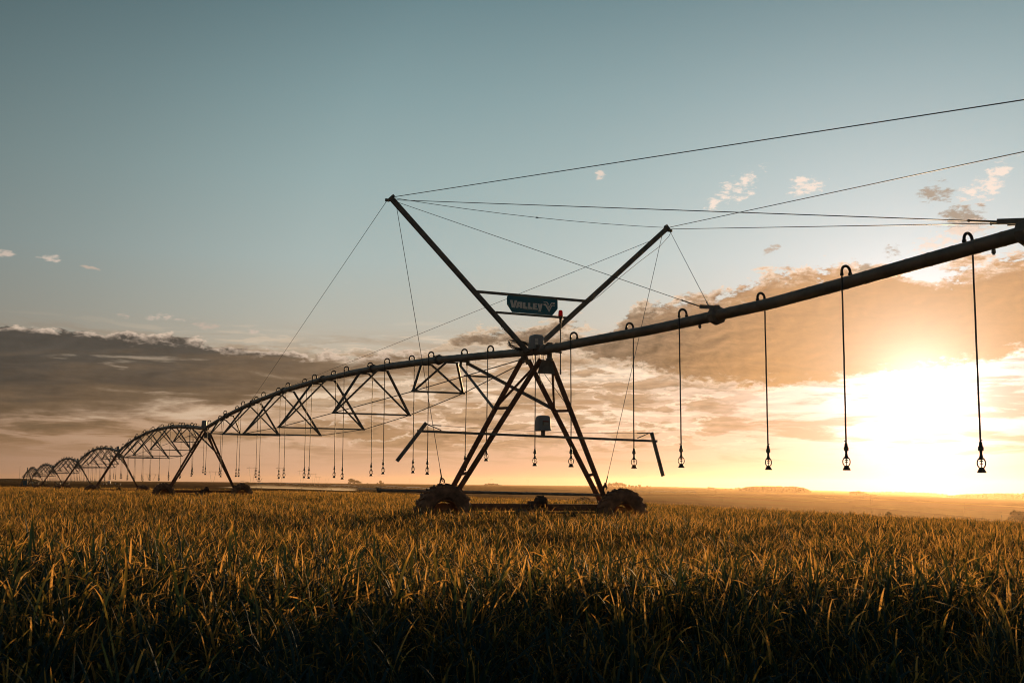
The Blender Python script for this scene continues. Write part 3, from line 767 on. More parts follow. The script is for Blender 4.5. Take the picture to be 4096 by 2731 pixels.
# ------------------------------------------------------------------ trees, bushes
def tree_meshes(seed, shape):
    r = random.Random(seed); tr = MB(); lf = MB()
    tr.tube([(0, 0, -.1), (.01, 0, .2), (.02, .01, .45), (0, 0, .7)], [.035, .028, .02, .008], 7)
    blobs = []
    nb = 11 if shape != 'narrow' else 8
    for k in range(nb):
        a = r.uniform(0, 6.28); z = r.uniform(.14 if shape == 'wide' else .28, .88); rad = (.34 if shape == 'wide' else .24 if shape == 'round' else .13)*math.sin(math.pi*(z*.8+.1))*r.uniform(.5, 1.1)
        c = Vector((rad*math.cos(a), rad*math.sin(a), z)); blobs.append((c, r.uniform(.10, .19)*(1.2 if shape == 'wide' else .9)))
        tr.tube([(0, 0, max(.15, z-.3)), tuple(c*.6+Vector((0, 0, z*.35))), tuple(c)], [.014, .009, .004], 5)
    for c, br in blobs:
        for q in range(170):
            dv = Vector((r.gauss(0, 1), r.gauss(0, 1), r.gauss(0, .75))).normalized()*br*r.uniform(.35, 1.0)**.5*1.1
            p = c+dv; a = Vector((r.gauss(0, 1), r.gauss(0, 1), r.gauss(0, 1))).normalized(); e = a.orthogonal().normalized(); f = a.cross(e); s = r.uniform(.022, .052)
            lf.add([p+e*s, p+f*s*.6, p-e*s, p-f*s*.6], [(0, 1, 2, 3)])
    return tr.mesh('trunk', M['bark']), lf.mesh('crown', M['leaf'])
TM = {'round': [tree_meshes(1, 'round'), tree_meshes(5, 'round')], 'wide': [tree_meshes(2, 'wide'), tree_meshes(6, 'wide')], 'narrow': [tree_meshes(3, 'narrow')]}
tc_ = 0
def tree(x, ytop, wpx, label, D=None, ybase=None, shape='round', group=None, name='tree'):
    global tc_
    if D is None: p = hit(x, ybase, 200)
    else:
        dd = ray(x, 1930); dd = dd/math.hypot(dd[0], dd[1]); p = Vector((dd[0]*D, dd[1]*D, gz(dd[0]*D, dd[1]*D)))
    Dq = math.hypot(p.x, p.y); dt = ray(x, ytop); dt = dt/math.hypot(dt[0], dt[1])
    h = max(CZ+dt[2]*Dq-p.z, .8)/.98; w = wpx/FPX*Dq
    ms = TM[shape][tc_ % len(TM[shape])]; tc_ += 1
    o = thing(name, p, random.uniform(0, 6.28), label, 'tree', group)
    k = {'round': .66, 'wide': .95, 'narrow': .42}[shape]
    for nm, me in (('trunk', ms[0]), ('crown', ms[1])): put(nm, me, o, scale=(w/k, w/k, h))
    return o
G1 = 'trees along the horizon'
for x, y, w, l in ((1402, 1914, 36, 'tallest tree of the dark clump on the horizon left of centre'), (1420, 1918, 32, 'middle tree of the dark horizon clump left of centre'), (1436, 1925, 24, 'lowest right-hand tree of the dark horizon clump left of centre')):
    tree(x, y, w, l, ybase=1937, shape='wide', group=G1)
for x, y, w, l in ((1522, 1921, 12, 'narrow upright tree standing alone right of the dark clump'), (1510, 1930, 10, 'tiny bush left of the narrow upright tree'), (1532, 1928, 9, 'small round tree right of the narrow upright tree'), (1470, 1931, 10, 'tiny bush between dark clump and narrow tree')):
    tree(x, y, w, l, ybase=1938, shape='narrow' if w == 12 else 'round', group=G1)
for k, (x, y) in enumerate(((1945, 1934), (1958, 1932), (1972, 1932), (1986, 1934), (2000, 1938))):
    tree(x, y, 20, f'{["leftmost", "second", "third", "fourth", "rightmost"][k]} low tree of the clump seen between the tower legs', ybase=1944, shape='wide', group=G1)
for k, (x, y, w) in enumerate(((2424, 1933, 18), (2440, 1930, 20), (2456, 1931, 18), (2468, 1927, 18), (2484, 1930, 22), (2498, 1934, 18), (2516, 1938, 14), (2530, 1940, 14), (2545, 1941, 12), (2558, 1937, 14), (2588, 1942, 14), (2600, 1943, 12))):
    tree(x, y, w, f'{ORD[k] if k else "first"} tree from the left in the row above the right tyre', ybase=1951, shape='wide', group=G1)
for k, (x, y, w) in enumerate(((2838, 1947, 22), (2850, 1948, 18), (2903, 1952, 14), (2925, 1951, 10), (2942, 1950, 10), (2955, 1948, 16))):
    tree(x, y, w, f'{ORD[k] if k else "first"} small hazy tree from the left before the wooded hill', ybase=1960, shape='wide', group=G1)
for k, (x, y, w) in enumerate(((3402, 1966, 30), (3424, 1962, 38), (3448, 1966, 34), (3466, 1974, 22), (3496, 1978, 20), (3510, 1980, 16))):
    tree(x, y, w, f'{ORD[k] if k else "first"} tree from the left in the hazy clump below the sun', D=2700, shape='wide', group=G1)
tree(4062, 2042, 62, 'dark leafy tree rising behind the crop at the right edge', D=800, shape='wide')
tree(4110, 2036, 70, 'dark tree cut by the right edge of the picture', D=820, shape='wide')
tree(3552, 2046, 34, 'small dark bushy tree peeping over the crop on the right', D=420, shape='wide')
tree(20, 1917, 70, 'dark scrub mound at the far left below the flat hill', ybase=1932, shape='wide'); tree(58, 1921, 50, 'smaller dark scrub beside the far left mound', ybase=1932, shape='wide')
# dry scrub behind the tower
dd = ray(2337, 1996); dd = dd/math.hypot(dd[0], dd[1]); bm = MB(); D = 62
for k in range(500):
    x = random.gauss(0, .42); h = .42*math.exp(-(x/.6)**2)*random.uniform(.3, 1)
    p = Vector((x, random.gauss(0, .25), h)); a = Vector((random.gauss(0, 1), random.gauss(0, 1), random.gauss(0, 1))).normalized(); e = a.orthogonal().normalized(); f = a.cross(e); s = random.uniform(.02, .05)
    bm.add([p+e*s, p+f*s*.4, p-e*s, p-f*s*.4], [(0, 1, 2, 3)])
o = bm.build('scrub_bush', M['scrub'], None, False, (dd[0]*D, dd[1]*D, gz(dd[0]*D, dd[1]*D)+.55)); tag(o, 'low dry scrub bush seen between the gear motor and right tyre', 'bush')

# ------------------------------------------------------------------ pylons and poles
def pylon_proto():
    b = MB(); c = MB()
    for sg in (-1, 1):
        for dx in (-.014, .014):
            for dy in (-.014, .014):
                b.bar((sg*.10+dx*.3, dy*.3, 0), (sg*.32+dx, dy, .92), .007, .007)
        for k in range(9):
            u0, u1 = k/9, (k+1)/9; x0 = sg*(.10+.22*u0); x1 = sg*(.10+.22*u1)
            b.bar((x0-.01, 0, .92*u0), (x1+.012, 0, .92*u1), .004, .004)
        b.bar((sg*.32, 0, .9), (sg*.30, 0, 1.0), .008, .008)
    for z in (.86, .905):
        c.bar((-.56, 0, .885+(z-.885)*.2), (-.30, 0, z), .007, .007).bar((-.30, 0, z), (.30, 0, z), .007, .007).bar((.30, 0, z), (.56, 0, .885+(z-.885)*.2), .007, .007)
    for k in range(10): c.bar((-.5+k*.1, 0, .862 if k % 2 else .903), (-.4+k*.1, 0, .903 if k % 2 else .862), .004, .004)
    return b.mesh('tower_legs', M['pylon']), c.mesh('cross_arm', M['pylon'])
PM = pylon_proto()
pyl = [(604, 1893, 60), (850, 1880, 42), (1007, 1863, 41), (1120, 1863, 36), (1207, 1876, 36), (1254, 1890, 27), (1272, 1904, 25), (1308, 1915, 23), (1363, 1924, 18), (1449, 1924, 13), (1480, 1923, 12), (1640, 1911, 13), (1812, 1917, 12), (1965, 1912, 13), (2111, 1918, 12), (2233, 1918, 12), (2564, 1925, 12), (2654, 1925, 12), (2736, 1928, 11)]
for k, (x, yt, wp) in enumerate(pyl):
    hor = 1933+.006*(x-2048); hp_ = hor+3-yt
    D = min(8200, 40*FPX/hp_)
    dd = ray(x, hor); dd = dd/math.hypot(dd[0], dd[1]); px, py = dd[0]*D, dd[1]*D; g = gz(px, py)
    dt = ray(x, yt); dt = dt/math.hypot(dt[0], dt[1]); h = CZ+dt[2]*D-g
    o = thing('power_pylon', (px, py, g), -math.atan2(dd[0], dd[1])*.4, f'{ORD[k] if k else "leftmost"} V-legged power pylon counted from the left along the horizon', 'pylon', 'power pylons on the horizon')
    w = wp/FPX*D/1.12
    for nm, me in zip(('tower_legs', 'cross_arm'), PM): put(nm, me, o, scale=(max(w, h*.35), h*1.4, h))
# lattice radio mast far left
dd = ray(77, 1922); dd = dd/math.hypot(dd[0], dd[1]); D = 2500; px, py = dd[0]*D, dd[1]*D
b = MB(); b.bar((0, 0, 0), (0, 0, 32), .35, .35)
for k in range(16): b.bar((-.5, 0, k*2), (.5, 0, k*2+2), .12, .12)
o = b.build('radio_mast', M['pylon'], None, False, (px, py, gz(px, py))); tag(o, 'thin lattice mast far left above the flat hill', 'mast')

def pole(x, yt, yb, label, arms=1, trafo=False, D=None):
    if D is None: p = hit(x, yb, 250)
    else:
        dd = ray(x, yb); dd = dd/math.hypot(dd[0], dd[1]); p = Vector((dd[0]*D, dd[1]*D, gz(dd[0]*D, dd[1]*D)))
    Dq = math.hypot(p.x, p.y); dt = ray(x, yt); dt = dt/math.hypot(dt[0], dt[1]); h = max(2, CZ+dt[2]*Dq-p.z)
    o = thing('utility_pole', p, 0, label, 'utility pole', 'utility poles in the valley')
    MB().tube([(0, 0, -.2), (0, 0, h*.5), (0, 0, h)], [h*.020, h*.017, h*.013], 8).build('post', M['wood'], o, True)
    for k in range(arms):
        MB().bar((-h*.085, 0, h*(.965-.09*k)), (h*.085, 0, h*(.965-.09*k)), h*.016, h*.02).build('cross_arm', M['wood'], o)
        for x_ in (-.075, 0, .075):
            if x_ or k == 0: MB().lathe([(0, 0), (h*.008, 0), (h*.010, h*.015), (h*.006, h*.03), (0, h*.03)], (h*x_, 0, h*(.975-.09*k)), 'z', 8).build('insulator', M['pylon'], o)
    if trafo: MB().lathe([(0, 0), (h*.045, 0), (h*.05, h*.02), (h*.05, h*.19), (h*.04, h*.21), (0, h*.21)], (h*.055, 0, h*.48), 'z', 12).build('transformer', M['pylon'], o, True)
pole(2597, 1962, 1981, 'leftmost thin utility pole just right of the right tyre'); pole(2865, 1952, 1981, 'tall utility pole where the dark field line begins'); pole(2894, 1985, 2010, 'short pole standing in the red soil field', 0)
pole(3180, 1959, 1984, 'utility pole below the wooded hill end'); pole(3333, 1966, 1996, 'utility pole left of the hazy tree clump'); pole(3483, 1977, 2016, 'left pole of the close pair under the hazy trees', 2)
pole(3489, 1976, 2008, 'right pole of the close pair under the hazy trees', 1); pole(3493, 2028, 2060, 'bare pole left of the small bushy tree', 0, D=900); pole(3859, 2011, 2056, 'lone slim pole in the pale valley right of the sun', 0); pole(4006, 2046, 2088, 'pole with a transformer beside the right edge tree', 1, True)

# ------------------------------------------------------------------ distant machines
def far_machine(label, towers_px, hgt, mast=None, over=None):
    pts = [hit(x, y, 300) for x, y in towers_px]
    o = thing('distant_irrigation_machine', pts[0], 0, label, 'irrigation machine', 'distant irrigation machines')
    b0 = pts[0]; P = [p-b0 for p in pts]
    for k in range(len(P)-1):
        a, c = P[k], P[k+1]; top = []
        for u in np.linspace(0, 1, 13):
            q = a.lerp(c, u); q.z += hgt+1.1*4*u*(1-u); top.append(q)
        MB().tube(top, .15, 6).build('pipe', M['tone_shift'], o)
        low = [top[0]]+[Vector((t.x, t.y, t.z-1.5*min(1, 3*min(u, 1-u)))) for t, u in zip(top[2:-2:2], np.linspace(0, 1, 13)[2:-2:2])]+[top[-1]]
        tb = MB(); tb.tube(low, .05, 4)
        for j in range(1, len(low)-1):
            tb.bar(low[j], top[j*2-0] if j*2 < 13 else top[-1], .06, .06); tb.bar(low[j], top[min(12, j*2+1)], .06, .06)
        tb.build('truss', M['tone_shift'], o)
    dr = (P[1]-P[0]).normalized(); pr = Vector((-dr.y, dr.x, 0))
    for p in P:
        b = MB()
        for sg in (-1, 1): b.bar(p+pr*sg*2.2+Vector((0, 0, .5)), p+Vector((0, 0, hgt)), .16, .16)
        b.bar(p-pr*2.2+Vector((0, 0, .6)), p+pr*2.2+Vector((0, 0, .6)), .14, .14); b.build('tower', M['galv'], o)
        for sg in (-1, 1):
            c = p+pr*sg*2.2
            MB().lathe([(0, -.2), (.62, -.2), (.7, 0), (.62, .2), (0, .2)], (0, 0, 0), 'y', 14).build('wheel', M['rubber'], o, False, (c.x, c.y, c.z+.6))
    if mast:
        p = P[0]; e = -dr*hgt*2.6
        ov = [p+Vector((0, 0, hgt)), p-dr*12+Vector((0, 0, hgt+.4)), p-dr*24+Vector((0, 0, hgt+1.3))]
        MB().tube(ov, .13, 6).build('overhang', M['galv'], o)
        for sg in (-1, 1): MB().bar(p+Vector((0, 0, hgt)), p+pr*sg*4.2+dr*sg*2.5+Vector((0, 0, hgt+3.7)), .16, .16).build('mast', M['galv'], o)
        MB().box(tuple(p+Vector((0, 0, hgt+1.9))), (1.6, .2, .7)).build('panel', M['bluepanel'], o)
    return o, pts
FM, FP = far_machine('long working irrigation machine in the distance with lit spray', [(1035, 1954), (1197, 1958), (1316, 1962), (1430, 1965), (1528, 1968), (1616, 1970), (1705, 1972), (1800, 1973)], 3.9, mast=True)
far_machine('faint irrigation machine in the yellow field right of the tower', [(2500, 1980), (2597, 1980), (2699, 1979), (2783, 1978)], 4.5)
far_machine('faint arched irrigation machine under the far right ridge', [(3975, 1999), (4000, 2000), (4024, 2000)], 5.5)
# spray below the far machine
def vol_mat(name, col, dens, g):
    mt = bpy.data.materials.new(name); mt.use_nodes = True; nt = mt.node_tree; nt.nodes.clear()
    o = nt.nodes.new('ShaderNodeOutputMaterial'); v = nt.nodes.new('ShaderNodeVolumePrincipled')
    v.inputs['Color'].default_value = (*col, 1); v.inputs['Density'].default_value = dens; v.inputs['Anisotropy'].default_value = g
    nt.links.new(v.outputs[0], o.inputs['Volume']); return mt
A = [FP[0]+(FP[0]-FP[1])*.75]+FP[:7]
A = [a.lerp(c, u) for a, c in zip(A[:-1], A[1:]) for u in (0, .25, .5, .75)]+[A[-1]]
dr = (A[-1]-A[0]); dr.z = 0; dr.normalize(); pr = Vector((-dr.y, dr.x, 0)); sp = None
for hh, ww, dn in ((3.0, 7, .006), (2.2, 9, .009), (1.3, 11, .014)):
    b = MB(); vs = []; n = len(A)
    for k, p in enumerate(A):
        w_ = min(1, .10+k*.22, .10+(n-1-k)*.09)*random.uniform(.82, 1.06)
        for sx_, z in ((-ww, .2), (ww, .2), (ww*.5, .2+hh*w_), (-ww*.5, .2+hh*w_)): vs.append(p+pr*sx_+Vector((0, 0, z)))
    b.add(vs, [(k*4+j, k*4+(j+1) % 4, k*4+4+(j+1) % 4, k*4+4+j) for k in range(n-1) for j in range(4)]+[(3, 2, 1, 0), tuple((n-1)*4+j for j in range(4))])
    o = b.build('irrigation_spray' if sp is None else 'spray_layer', vol_mat('spray_mist', (1, .90, .74), dn, .62), sp)
    if sp is None: sp = o; tag(sp, 'low sunlit band of spray below the distant machine', 'spray', None, 'stuff')

# ------------------------------------------------------------------ farm vehicles far left
def tractor(x, yb, label, kind):
    p = hit(x, yb, 280); o = thing('farm_tractor', p, .25, label, 'tractor', 'farm vehicles parked by the far field')
    MB().box((1.3, 0, 1.35), (2.3, .95, .95), .85).box((2.6, 0, .9), (.3, .9, .5)).build('bonnet', M['tractor'], o)
    cb_ = MB().box((-.6, 0, 2.45), (1.5, 1.5, .12)).box((-.6, 0, 1.35), (1.7, 1.3, .7)).build('cab', M['white'] if kind else M['tractor'], o)
    MB().box((-.6, 0, 2.05), (1.35, 1.35, .7)).build('cab_window', M['glass'], cb_)
    for a, b_, r in ((-.9, .95, .85), (1.9, .85, .55)):
        for sg in (-1, 1):
            MB().lathe([(0, -.2), (r*.55, -.22), (r*.9, -.22), (r, -.12), (r, .12), (r*.9, .22), (r*.55, .22), (0, .2)], (0, 0, 0), 'y', 20).build('wheel', M['rubber'], o, False, (a, b_*sg, r))
    MB().tube([(1.2, .3, 1.8), (1.2, .3, 2.7)], .06, 8).build('exhaust', M['tractor'], o)
    return o, p
def trailer(x, yb, label, tank):
    p = hit(x, yb, 280); o = thing('farm_trailer', p, .25, label, 'trailer', 'farm vehicles parked by the far field')
    MB().box((0, 0, 1.0), (4.6, 1.9, .3)).bar((2.3, 0, .9), (3.6, 0, .6), .2, .2).build('chassis', M['tractor'], o)
    if tank: MB().lathe([(0, -1.3), (.9, -1.3), (1.35, -1.0), (1.45, 0), (1.35, 1.0), (.9, 1.3), (0, 1.3)], (0, 0, 2.55), 'x', 22).build('tank', M['box'], o, True)
    else: MB().box((0, 0, 1.75), (4.4, 2.0, 1.1), 1.12).build('hopper', M['tractor'], o); MB().box((-1.5, -1.12, 1.9), (1.0, .06, .8)).build('side_panel', M['white'], o)
    for sg in (-1, 1):
        for a in (-.8, .8): MB().lathe([(0, -.15), (.5, -.17), (.55, 0), (.5, .17), (0, .15)], (0, 0, 0), 'y', 18).build('wheel', M['rubber'], o, False, (a, .95*sg, .55))
    return o
tractor(226, 1941, 'dark tractor with pale cab glinting between far tower legs', 0); trailer(262, 1941, 'low trailer with a lit white panel right of the far tractor', False)
tractor(414, 1942, 'second tractor with white cab beside the round grey tank', 1); trailer(436, 1941, 'trailer carrying a large round grey tank on the far left', True)
trailer(470, 1943, 'low farm implement right of the round tank', False); trailer(140, 1941, 'low pale trailer near the pivot centre at far left', False)

# ------------------------------------------------------------------ crop
def leaf_mat():
    mt = bpy.data.materials.new('crop_leaves'); mt.use_nodes = True; nt = mt.node_tree; nt.nodes.clear(); q = Nd(nt)
    out = q.new('ShaderNodeOutputMaterial'); at = q.new('ShaderNodeAttribute', attribute_name='dry'); dry = at.outputs['Fac']
    rnd = q.new('ShaderNodeObjectInfo').outputs['Random']; pos = q.new('ShaderNodeNewGeometry').outputs['Position']
    pat = q.noise(pos, .22, 3, .6)
    f = q.m('ADD', q.m('ADD', dry, q.m('MULTIPLY', q.m('SUBTRACT', rnd, .5), .20)), q.m('MULTIPLY', q.m('SUBTRACT', pat, .5), .6))
    col = q.ramp(f, [(.0, (.030, .082, .100)), (.28, (.034, .074, .082)), (.45, (.06, .066, .036)), (.62, (.28, .155, .05)), (1.0, (.38, .22, .08))])  # undried leaves tinted blue-green to carry cool shade in their colour
    tr = q.ramp(f, [(.0, (.014, .030, .014)), (.27, (.034, .044, .014)), (.42, (.22, .16, .03)), (.59, (.90, .46, .10)), (1.0, (.97, .55, .16))])
    b = q.new('ShaderNodeBsdfPrincipled'); q.link(col, b.inputs['Base Color']); b.inputs['Roughness'].default_value = .62; b.inputs['Specular IOR Level'].default_value = .12
    t = q.new('ShaderNodeBsdfTranslucent'); q.link(tr, t.inputs['Color'])
    mx = q.new('ShaderNodeMixShader'); mx.inputs[0].default_value = .5
    nt.links.new(b.outputs[0], mx.inputs[1]); nt.links.new(t.outputs[0], mx.inputs[2]); nt.links.new(mx.outputs[0], out.inputs['Surface'])
    return mt
M['crop'] = leaf_mat()
def blade(r, V, Fc, Dy, base, az, L, w, lean, droop, seg, dry, fold=True, kink=None):
    """one grass leaf: arching strip folded along the midrib"""
    p = Vector(base); el = lean; o = len(V); dxy = Vector((math.cos(az), math.sin(az), 0)); sd = Vector((-math.sin(az), math.cos(az), 0))
    tw = r.uniform(-.9, .9); rows = []
    for i in range(seg+1):
        u = i/seg; ww = w*(.55+.9*u if u < .35 else .865*max(.0, 1-((u-.35)/.65)**1.7))*.5+.0006
        tdir = dxy*math.sin(el)+Vector((0, 0, math.cos(el))); nrm = sd.cross(tdir); a = tw*u
        s_ = sd*math.cos(a)+nrm*math.sin(a); up = nrm*math.cos(a)-sd*math.sin(a)
        if fold and i < seg: V += [p-s_*ww+up*ww*.35, p, p+s_*ww+up*ww*.35]; rows.append(3)
        elif i == seg: V += [p]; rows.append(1)
        else: V += [p-s_*ww, p+s_*ww]; rows.append(2)
        dv = min(1, max(0, dry+.55*max(0, u-.5)/.5*r.uniform(.1, 1.3))); Dy += [dv]*rows[-1]
        p = p+tdir*(L/seg); el += droop/seg*(.4+1.6*u)
        if kink is not None and u < kink <= u+1/seg: el += r.uniform(.8, 1.7)
    k = o
    for i in range(seg):
        a, b = rows[i], rows[i+1]
        if a == 3 and b == 3: Fc += [(k, k+1, k+4, k+3), (k+1, k+2, k+5, k+4)]
        elif a == 3: Fc += [(k, k+1, k+3), (k+1, k+2, k+3)]
        elif a == 2 and b == 2: Fc += [(k, k+1, k+3, k+2)]
        else: Fc += [(k, k+1, k+2)]
        k += a
def plant(seed, n, seg, rad, hL, wd, fold, name, nl=(3, 5), long=0, tone_shift=0.0):
    """a tuft of tillers: thin stems carrying short arching leaves up their height"""
    r = random.Random(seed); V, Fc, Dy = [], [], []
    for k in range(n):
        a = r.uniform(0, 6.28); rr = rad*math.sqrt(r.random()); bx, by = rr*math.cos(a), rr*math.sin(a)
        Hs = hL*r.uniform(.55, .95); la = r.uniform(0, 6.28); ll = abs(r.gauss(0, .16)); dx, dy = math.cos(la)*math.sin(ll), math.sin(la)*math.sin(ll)
        o = len(V); sa = r.uniform(0, 3.14); c, s_ = math.cos(sa)*.0032*wd/.014, math.sin(sa)*.0032*wd/.014
        V += [(bx-c, by-s_, 0), (bx+c, by+s_, 0), (bx+dx*Hs+c*.6, by+dy*Hs+s_*.6, Hs), (bx+dx*Hs-c*.6, by+dy*Hs-s_*.6, Hs)]; Fc.append((o, o+1, o+2, o+3)); Dy += [.45]*4
        m_ = r.randint(*nl); az = r.uniform(0, 6.28)
        for q_ in range(m_):
            u = .15+.85*(q_+r.uniform(.3, 1))/m_; az += 3.14+r.gauss(0, .7)
            low = 1-u; dry = r.gauss(.20, .10)+.25*max(0, low-.35)-tone_shift
            if r.random() < .16-tone_shift*.6: dry = r.uniform(.65, 1)
            L = hL*r.uniform(.30, .56)*(1.1 if u < .8 else .85); lean = r.uniform(.10, .62)+.25*low; droop = r.uniform(.1, 1.4)
            if r.random() < .18: droop += 1.2
            blade(r, V, Fc, Dy, (bx+dx*Hs*u, by+dy*Hs*u, Hs*u*.92), az, L, wd*r.uniform(.65, 1.25)*(.7 if dry > .6 else 1), lean, droop, seg, min(1, max(0, dry)), fold, r.uniform(.3, .8) if r.random() < .25 else None)
    for k in range(long):
        a = r.uniform(0, 6.28); dry = max(0, r.gauss(.12-tone_shift, .1))
        blade(r, V, Fc, Dy, (.03*math.cos(a), .03*math.sin(a), 0), a, hL*r.uniform(.8, 1.25), wd*r.uniform(.9, 1.5), r.uniform(.1, .7), r.uniform(.4, 1.9), seg+3, dry, fold, r.uniform(.5, .85) if r.random() < .25 else None)
    me = bpy.data.meshes.new(name); me.from_pydata([tuple(v) for v in V], [], Fc); me.materials.append(M['crop'])
    at = me.attributes.new('dry', 'FLOAT', 'POINT'); at.data.foreach_set('value', Dy)
    for p in me.polygons: p.use_smooth = True
    return bpy.data.objects.new(name, me)
pc = bpy.data.collections.new('crop_plants')           # not linked to the scene: only the source of the crop mass
kinds = []
for k in range(7): kinds.append(plant(100+k, 10, 7, .07, .64, .0135, True, f'a_near_{k}', (3, 5), 2 if k < 5 else 4, .04))
for k in range(6): kinds.append(plant(500+k, 5, 9, .07, .66, .0175, True, f'aa_edge_{k}', (2, 4), 11, .17))  # foreground tufts kept off gold: cool shade put into the leaf tone
for k in range(6): kinds.append(plant(200+k, 10, 4, .11, .62, .0135, True, f'b_mid_{k}', (3, 5), 0, -.02))
for k in range(5): kinds.append(plant(300+k, 28, 3, .30, .62, .0165, False, f'c_far_{k}', (3, 4), 0, -.05))
for k in range(4): kinds.append(plant(400+k, 60, 2, .85, .62, .036, False, f'd_edge_{k}', (2, 3), 0, -.09))
for o in kinds: pc.objects.link(o)
pts, idx, rot, scl = [], [], [], []
def scatter(D0, D1, f0, f1, dens, i0, i1, smin, smax):
    fr0, fr1 = R(f0), R(f1); area = .5*(fr1-fr0)*(D1*D1-D0*D0); n = int(area*dens)
    f = rng.uniform(fr0, fr1, n); D = np.sqrt(rng.uniform(D0*D0, D1*D1, n)); X = D*np.sin(f); Y = D*np.cos(f)
    lim = np.interp(np.degrees(f), FA, DC)*1.18
    keep = (D < lim)
    # wheel tracks stay trodden under the towers
    t = (X-P0[0])*NN[0]+(Y-P0[1])*NN[1]; s = (X-P0[0])*E[0]+(Y-P0[1])*E[1]
    keep &= ~((np.abs(s+.3) < .32) & (np.abs(np.abs(t)-2.28) < .62))
    keep &= ~((np.abs(s+.3) < .2) & (rng.random(n) < .7))
    X, Y = X[keep], Y[keep]; n = len(X); Z = ground(X, Y)
    hv = 1+.13*smooth(5.6, 6.6, np.hypot(X, Y))*(1-smooth(8.2, 10.5, np.hypot(X, Y)))-.05*(1-smooth(4.8, 6.2, np.hypot(X, Y)))+.10*np.sin(X*.9+1.3*np.sin(Y*.5))*np.cos(Y*.7)+.06*np.sin(X*.23+Y*.31)  # includes a band of taller crop added to keep the foreground in shade
    for x, y, z, h in zip(X, Y, Z, hv):
        pts.append((x, y, z-.02)); idx.append(int(rng.integers(i0, i1))); rot.append((rng.normal(0, .10), rng.normal(0, .10), rng.uniform(0, 6.283))); scl.append(rng.uniform(smin, smax)*h)
scatter(1.05, 6.2, -46, 46, 44, 7, 13, .78, 1.12)
scatter(5.6, 9, -44, 44, 44, 0, 7, .76, 1.12)
scatter(9, 30, -38, 38, 34, 13, 19, .72, 1.12)
scatter(30, 85, -34, 34, 9, 19, 24, .78, 1.12)
scatter(85, 300, -32, 8, 1.9, 24, 28, .8, 1.1)
scatter(1.05, 9, -180, -44, 8, 0, 7, .72, 1.1); scatter(1.05, 9, 44, 180, 8, 0, 7, .72, 1.1)
# a few taller clumps in the foreground
for x, y, s_ in ((-1.75, 4.5, 1.25), (-1.5, 4.9, 1.2), (-.25, 4.9, 1.12), (-.95, 5.2, 1.18), (.9, 5.2, 1.1), (-2.2, 5.3, 1.2), (.4, 4.8, 1.12), (1.6, 5.0, 1.08), (-.6, 4.5, 1.1), (2.2, 5.4, 1.1)):
    for q in range(4):
        xx, yy = x+rng.normal(0, .08), y+rng.normal(0, .08)
        pts.append((xx, yy, gz(xx, yy)-.02)); idx.append(int(rng.integers(7, 13))); rot.append((rng.normal(0, .12), rng.normal(0, .12), rng.uniform(0, 6.28))); scl.append(s_)
me = bpy.data.meshes.new('crop'); me.from_pydata(pts, [], [])
for nm, ty, key, dat in (('pick', 'INT', 'value', idx), ('turn', 'FLOAT_VECTOR', 'vector', np.array(rot).ravel()), ('size', 'FLOAT', 'value', scl)):
    a = me.attributes.new(nm, ty, 'POINT'); a.data.foreach_set(key, dat)
crop = bpy.data.objects.new('crop', me); COL.objects.link(crop); tag(crop, 'tall leafy grain crop with dry golden tips filling the foreground', 'crop', None, 'stuff')
ng = bpy.data.node_groups.new('crop_instances', 'GeometryNodeTree')
ng.interface.new_socket('Geometry', in_out='INPUT', socket_type='NodeSocketGeometry'); ng.interface.new_socket('Geometry', in_out='OUTPUT', socket_type='NodeSocketGeometry')
gi, go = ng.nodes.new('NodeGroupInput'), ng.nodes.new('NodeGroupOutput'); ip = ng.nodes.new('GeometryNodeInstanceOnPoints'); ci = ng.nodes.new('GeometryNodeCollectionInfo')
ci.inputs[0].default_value = pc; ci.inputs[1].default_value = True; ci.inputs[2].default_value = True
def nat(nm, ty):
    n = ng.nodes.new('GeometryNodeInputNamedAttribute'); n.data_type = ty; n.inputs[0].default_value = nm; return n.outputs[0]
eu = ng.nodes.new('FunctionNodeEulerToRotation')
lk = ng.links.new
lk(gi.outputs[0], ip.inputs['Points']); lk(ci.outputs[0], ip.inputs['Instance']); ip.inputs['Pick Instance'].default_value = True
lk(nat('pick', 'INT'), ip.inputs['Instance Index']); lk(nat('turn', 'FLOAT_VECTOR'), eu.inputs[0]); lk(eu.outputs[0], ip.inputs['Rotation']); lk(nat('size', 'FLOAT'), ip.inputs['Scale'])
lk(ip.outputs[0], go.inputs[0])
md = crop.modifiers.new('instances', 'NODES'); md.node_group = ng
print('crop points', len(pts))

# ------------------------------------------------------------------ light and sky
SUN_AZ, SUN_EL = R(19.6), R(4.5)
sv = Vector((math.sin(SUN_AZ)*math.cos(SUN_EL), math.cos(SUN_AZ)*math.cos(SUN_EL), math.sin(SUN_EL)))
sl = bpy.data.lights.new('sun', 'SUN'); sl.energy = 5.0; sl.angle = R(.5); sl.color = (1, .62, .30)
sun = bpy.data.objects.new('sun', sl); COL.objects.link(sun); sun.rotation_euler = (-sv).to_track_quat('-Z', 'Y').to_euler(); sun.location = (20, 60, 30)

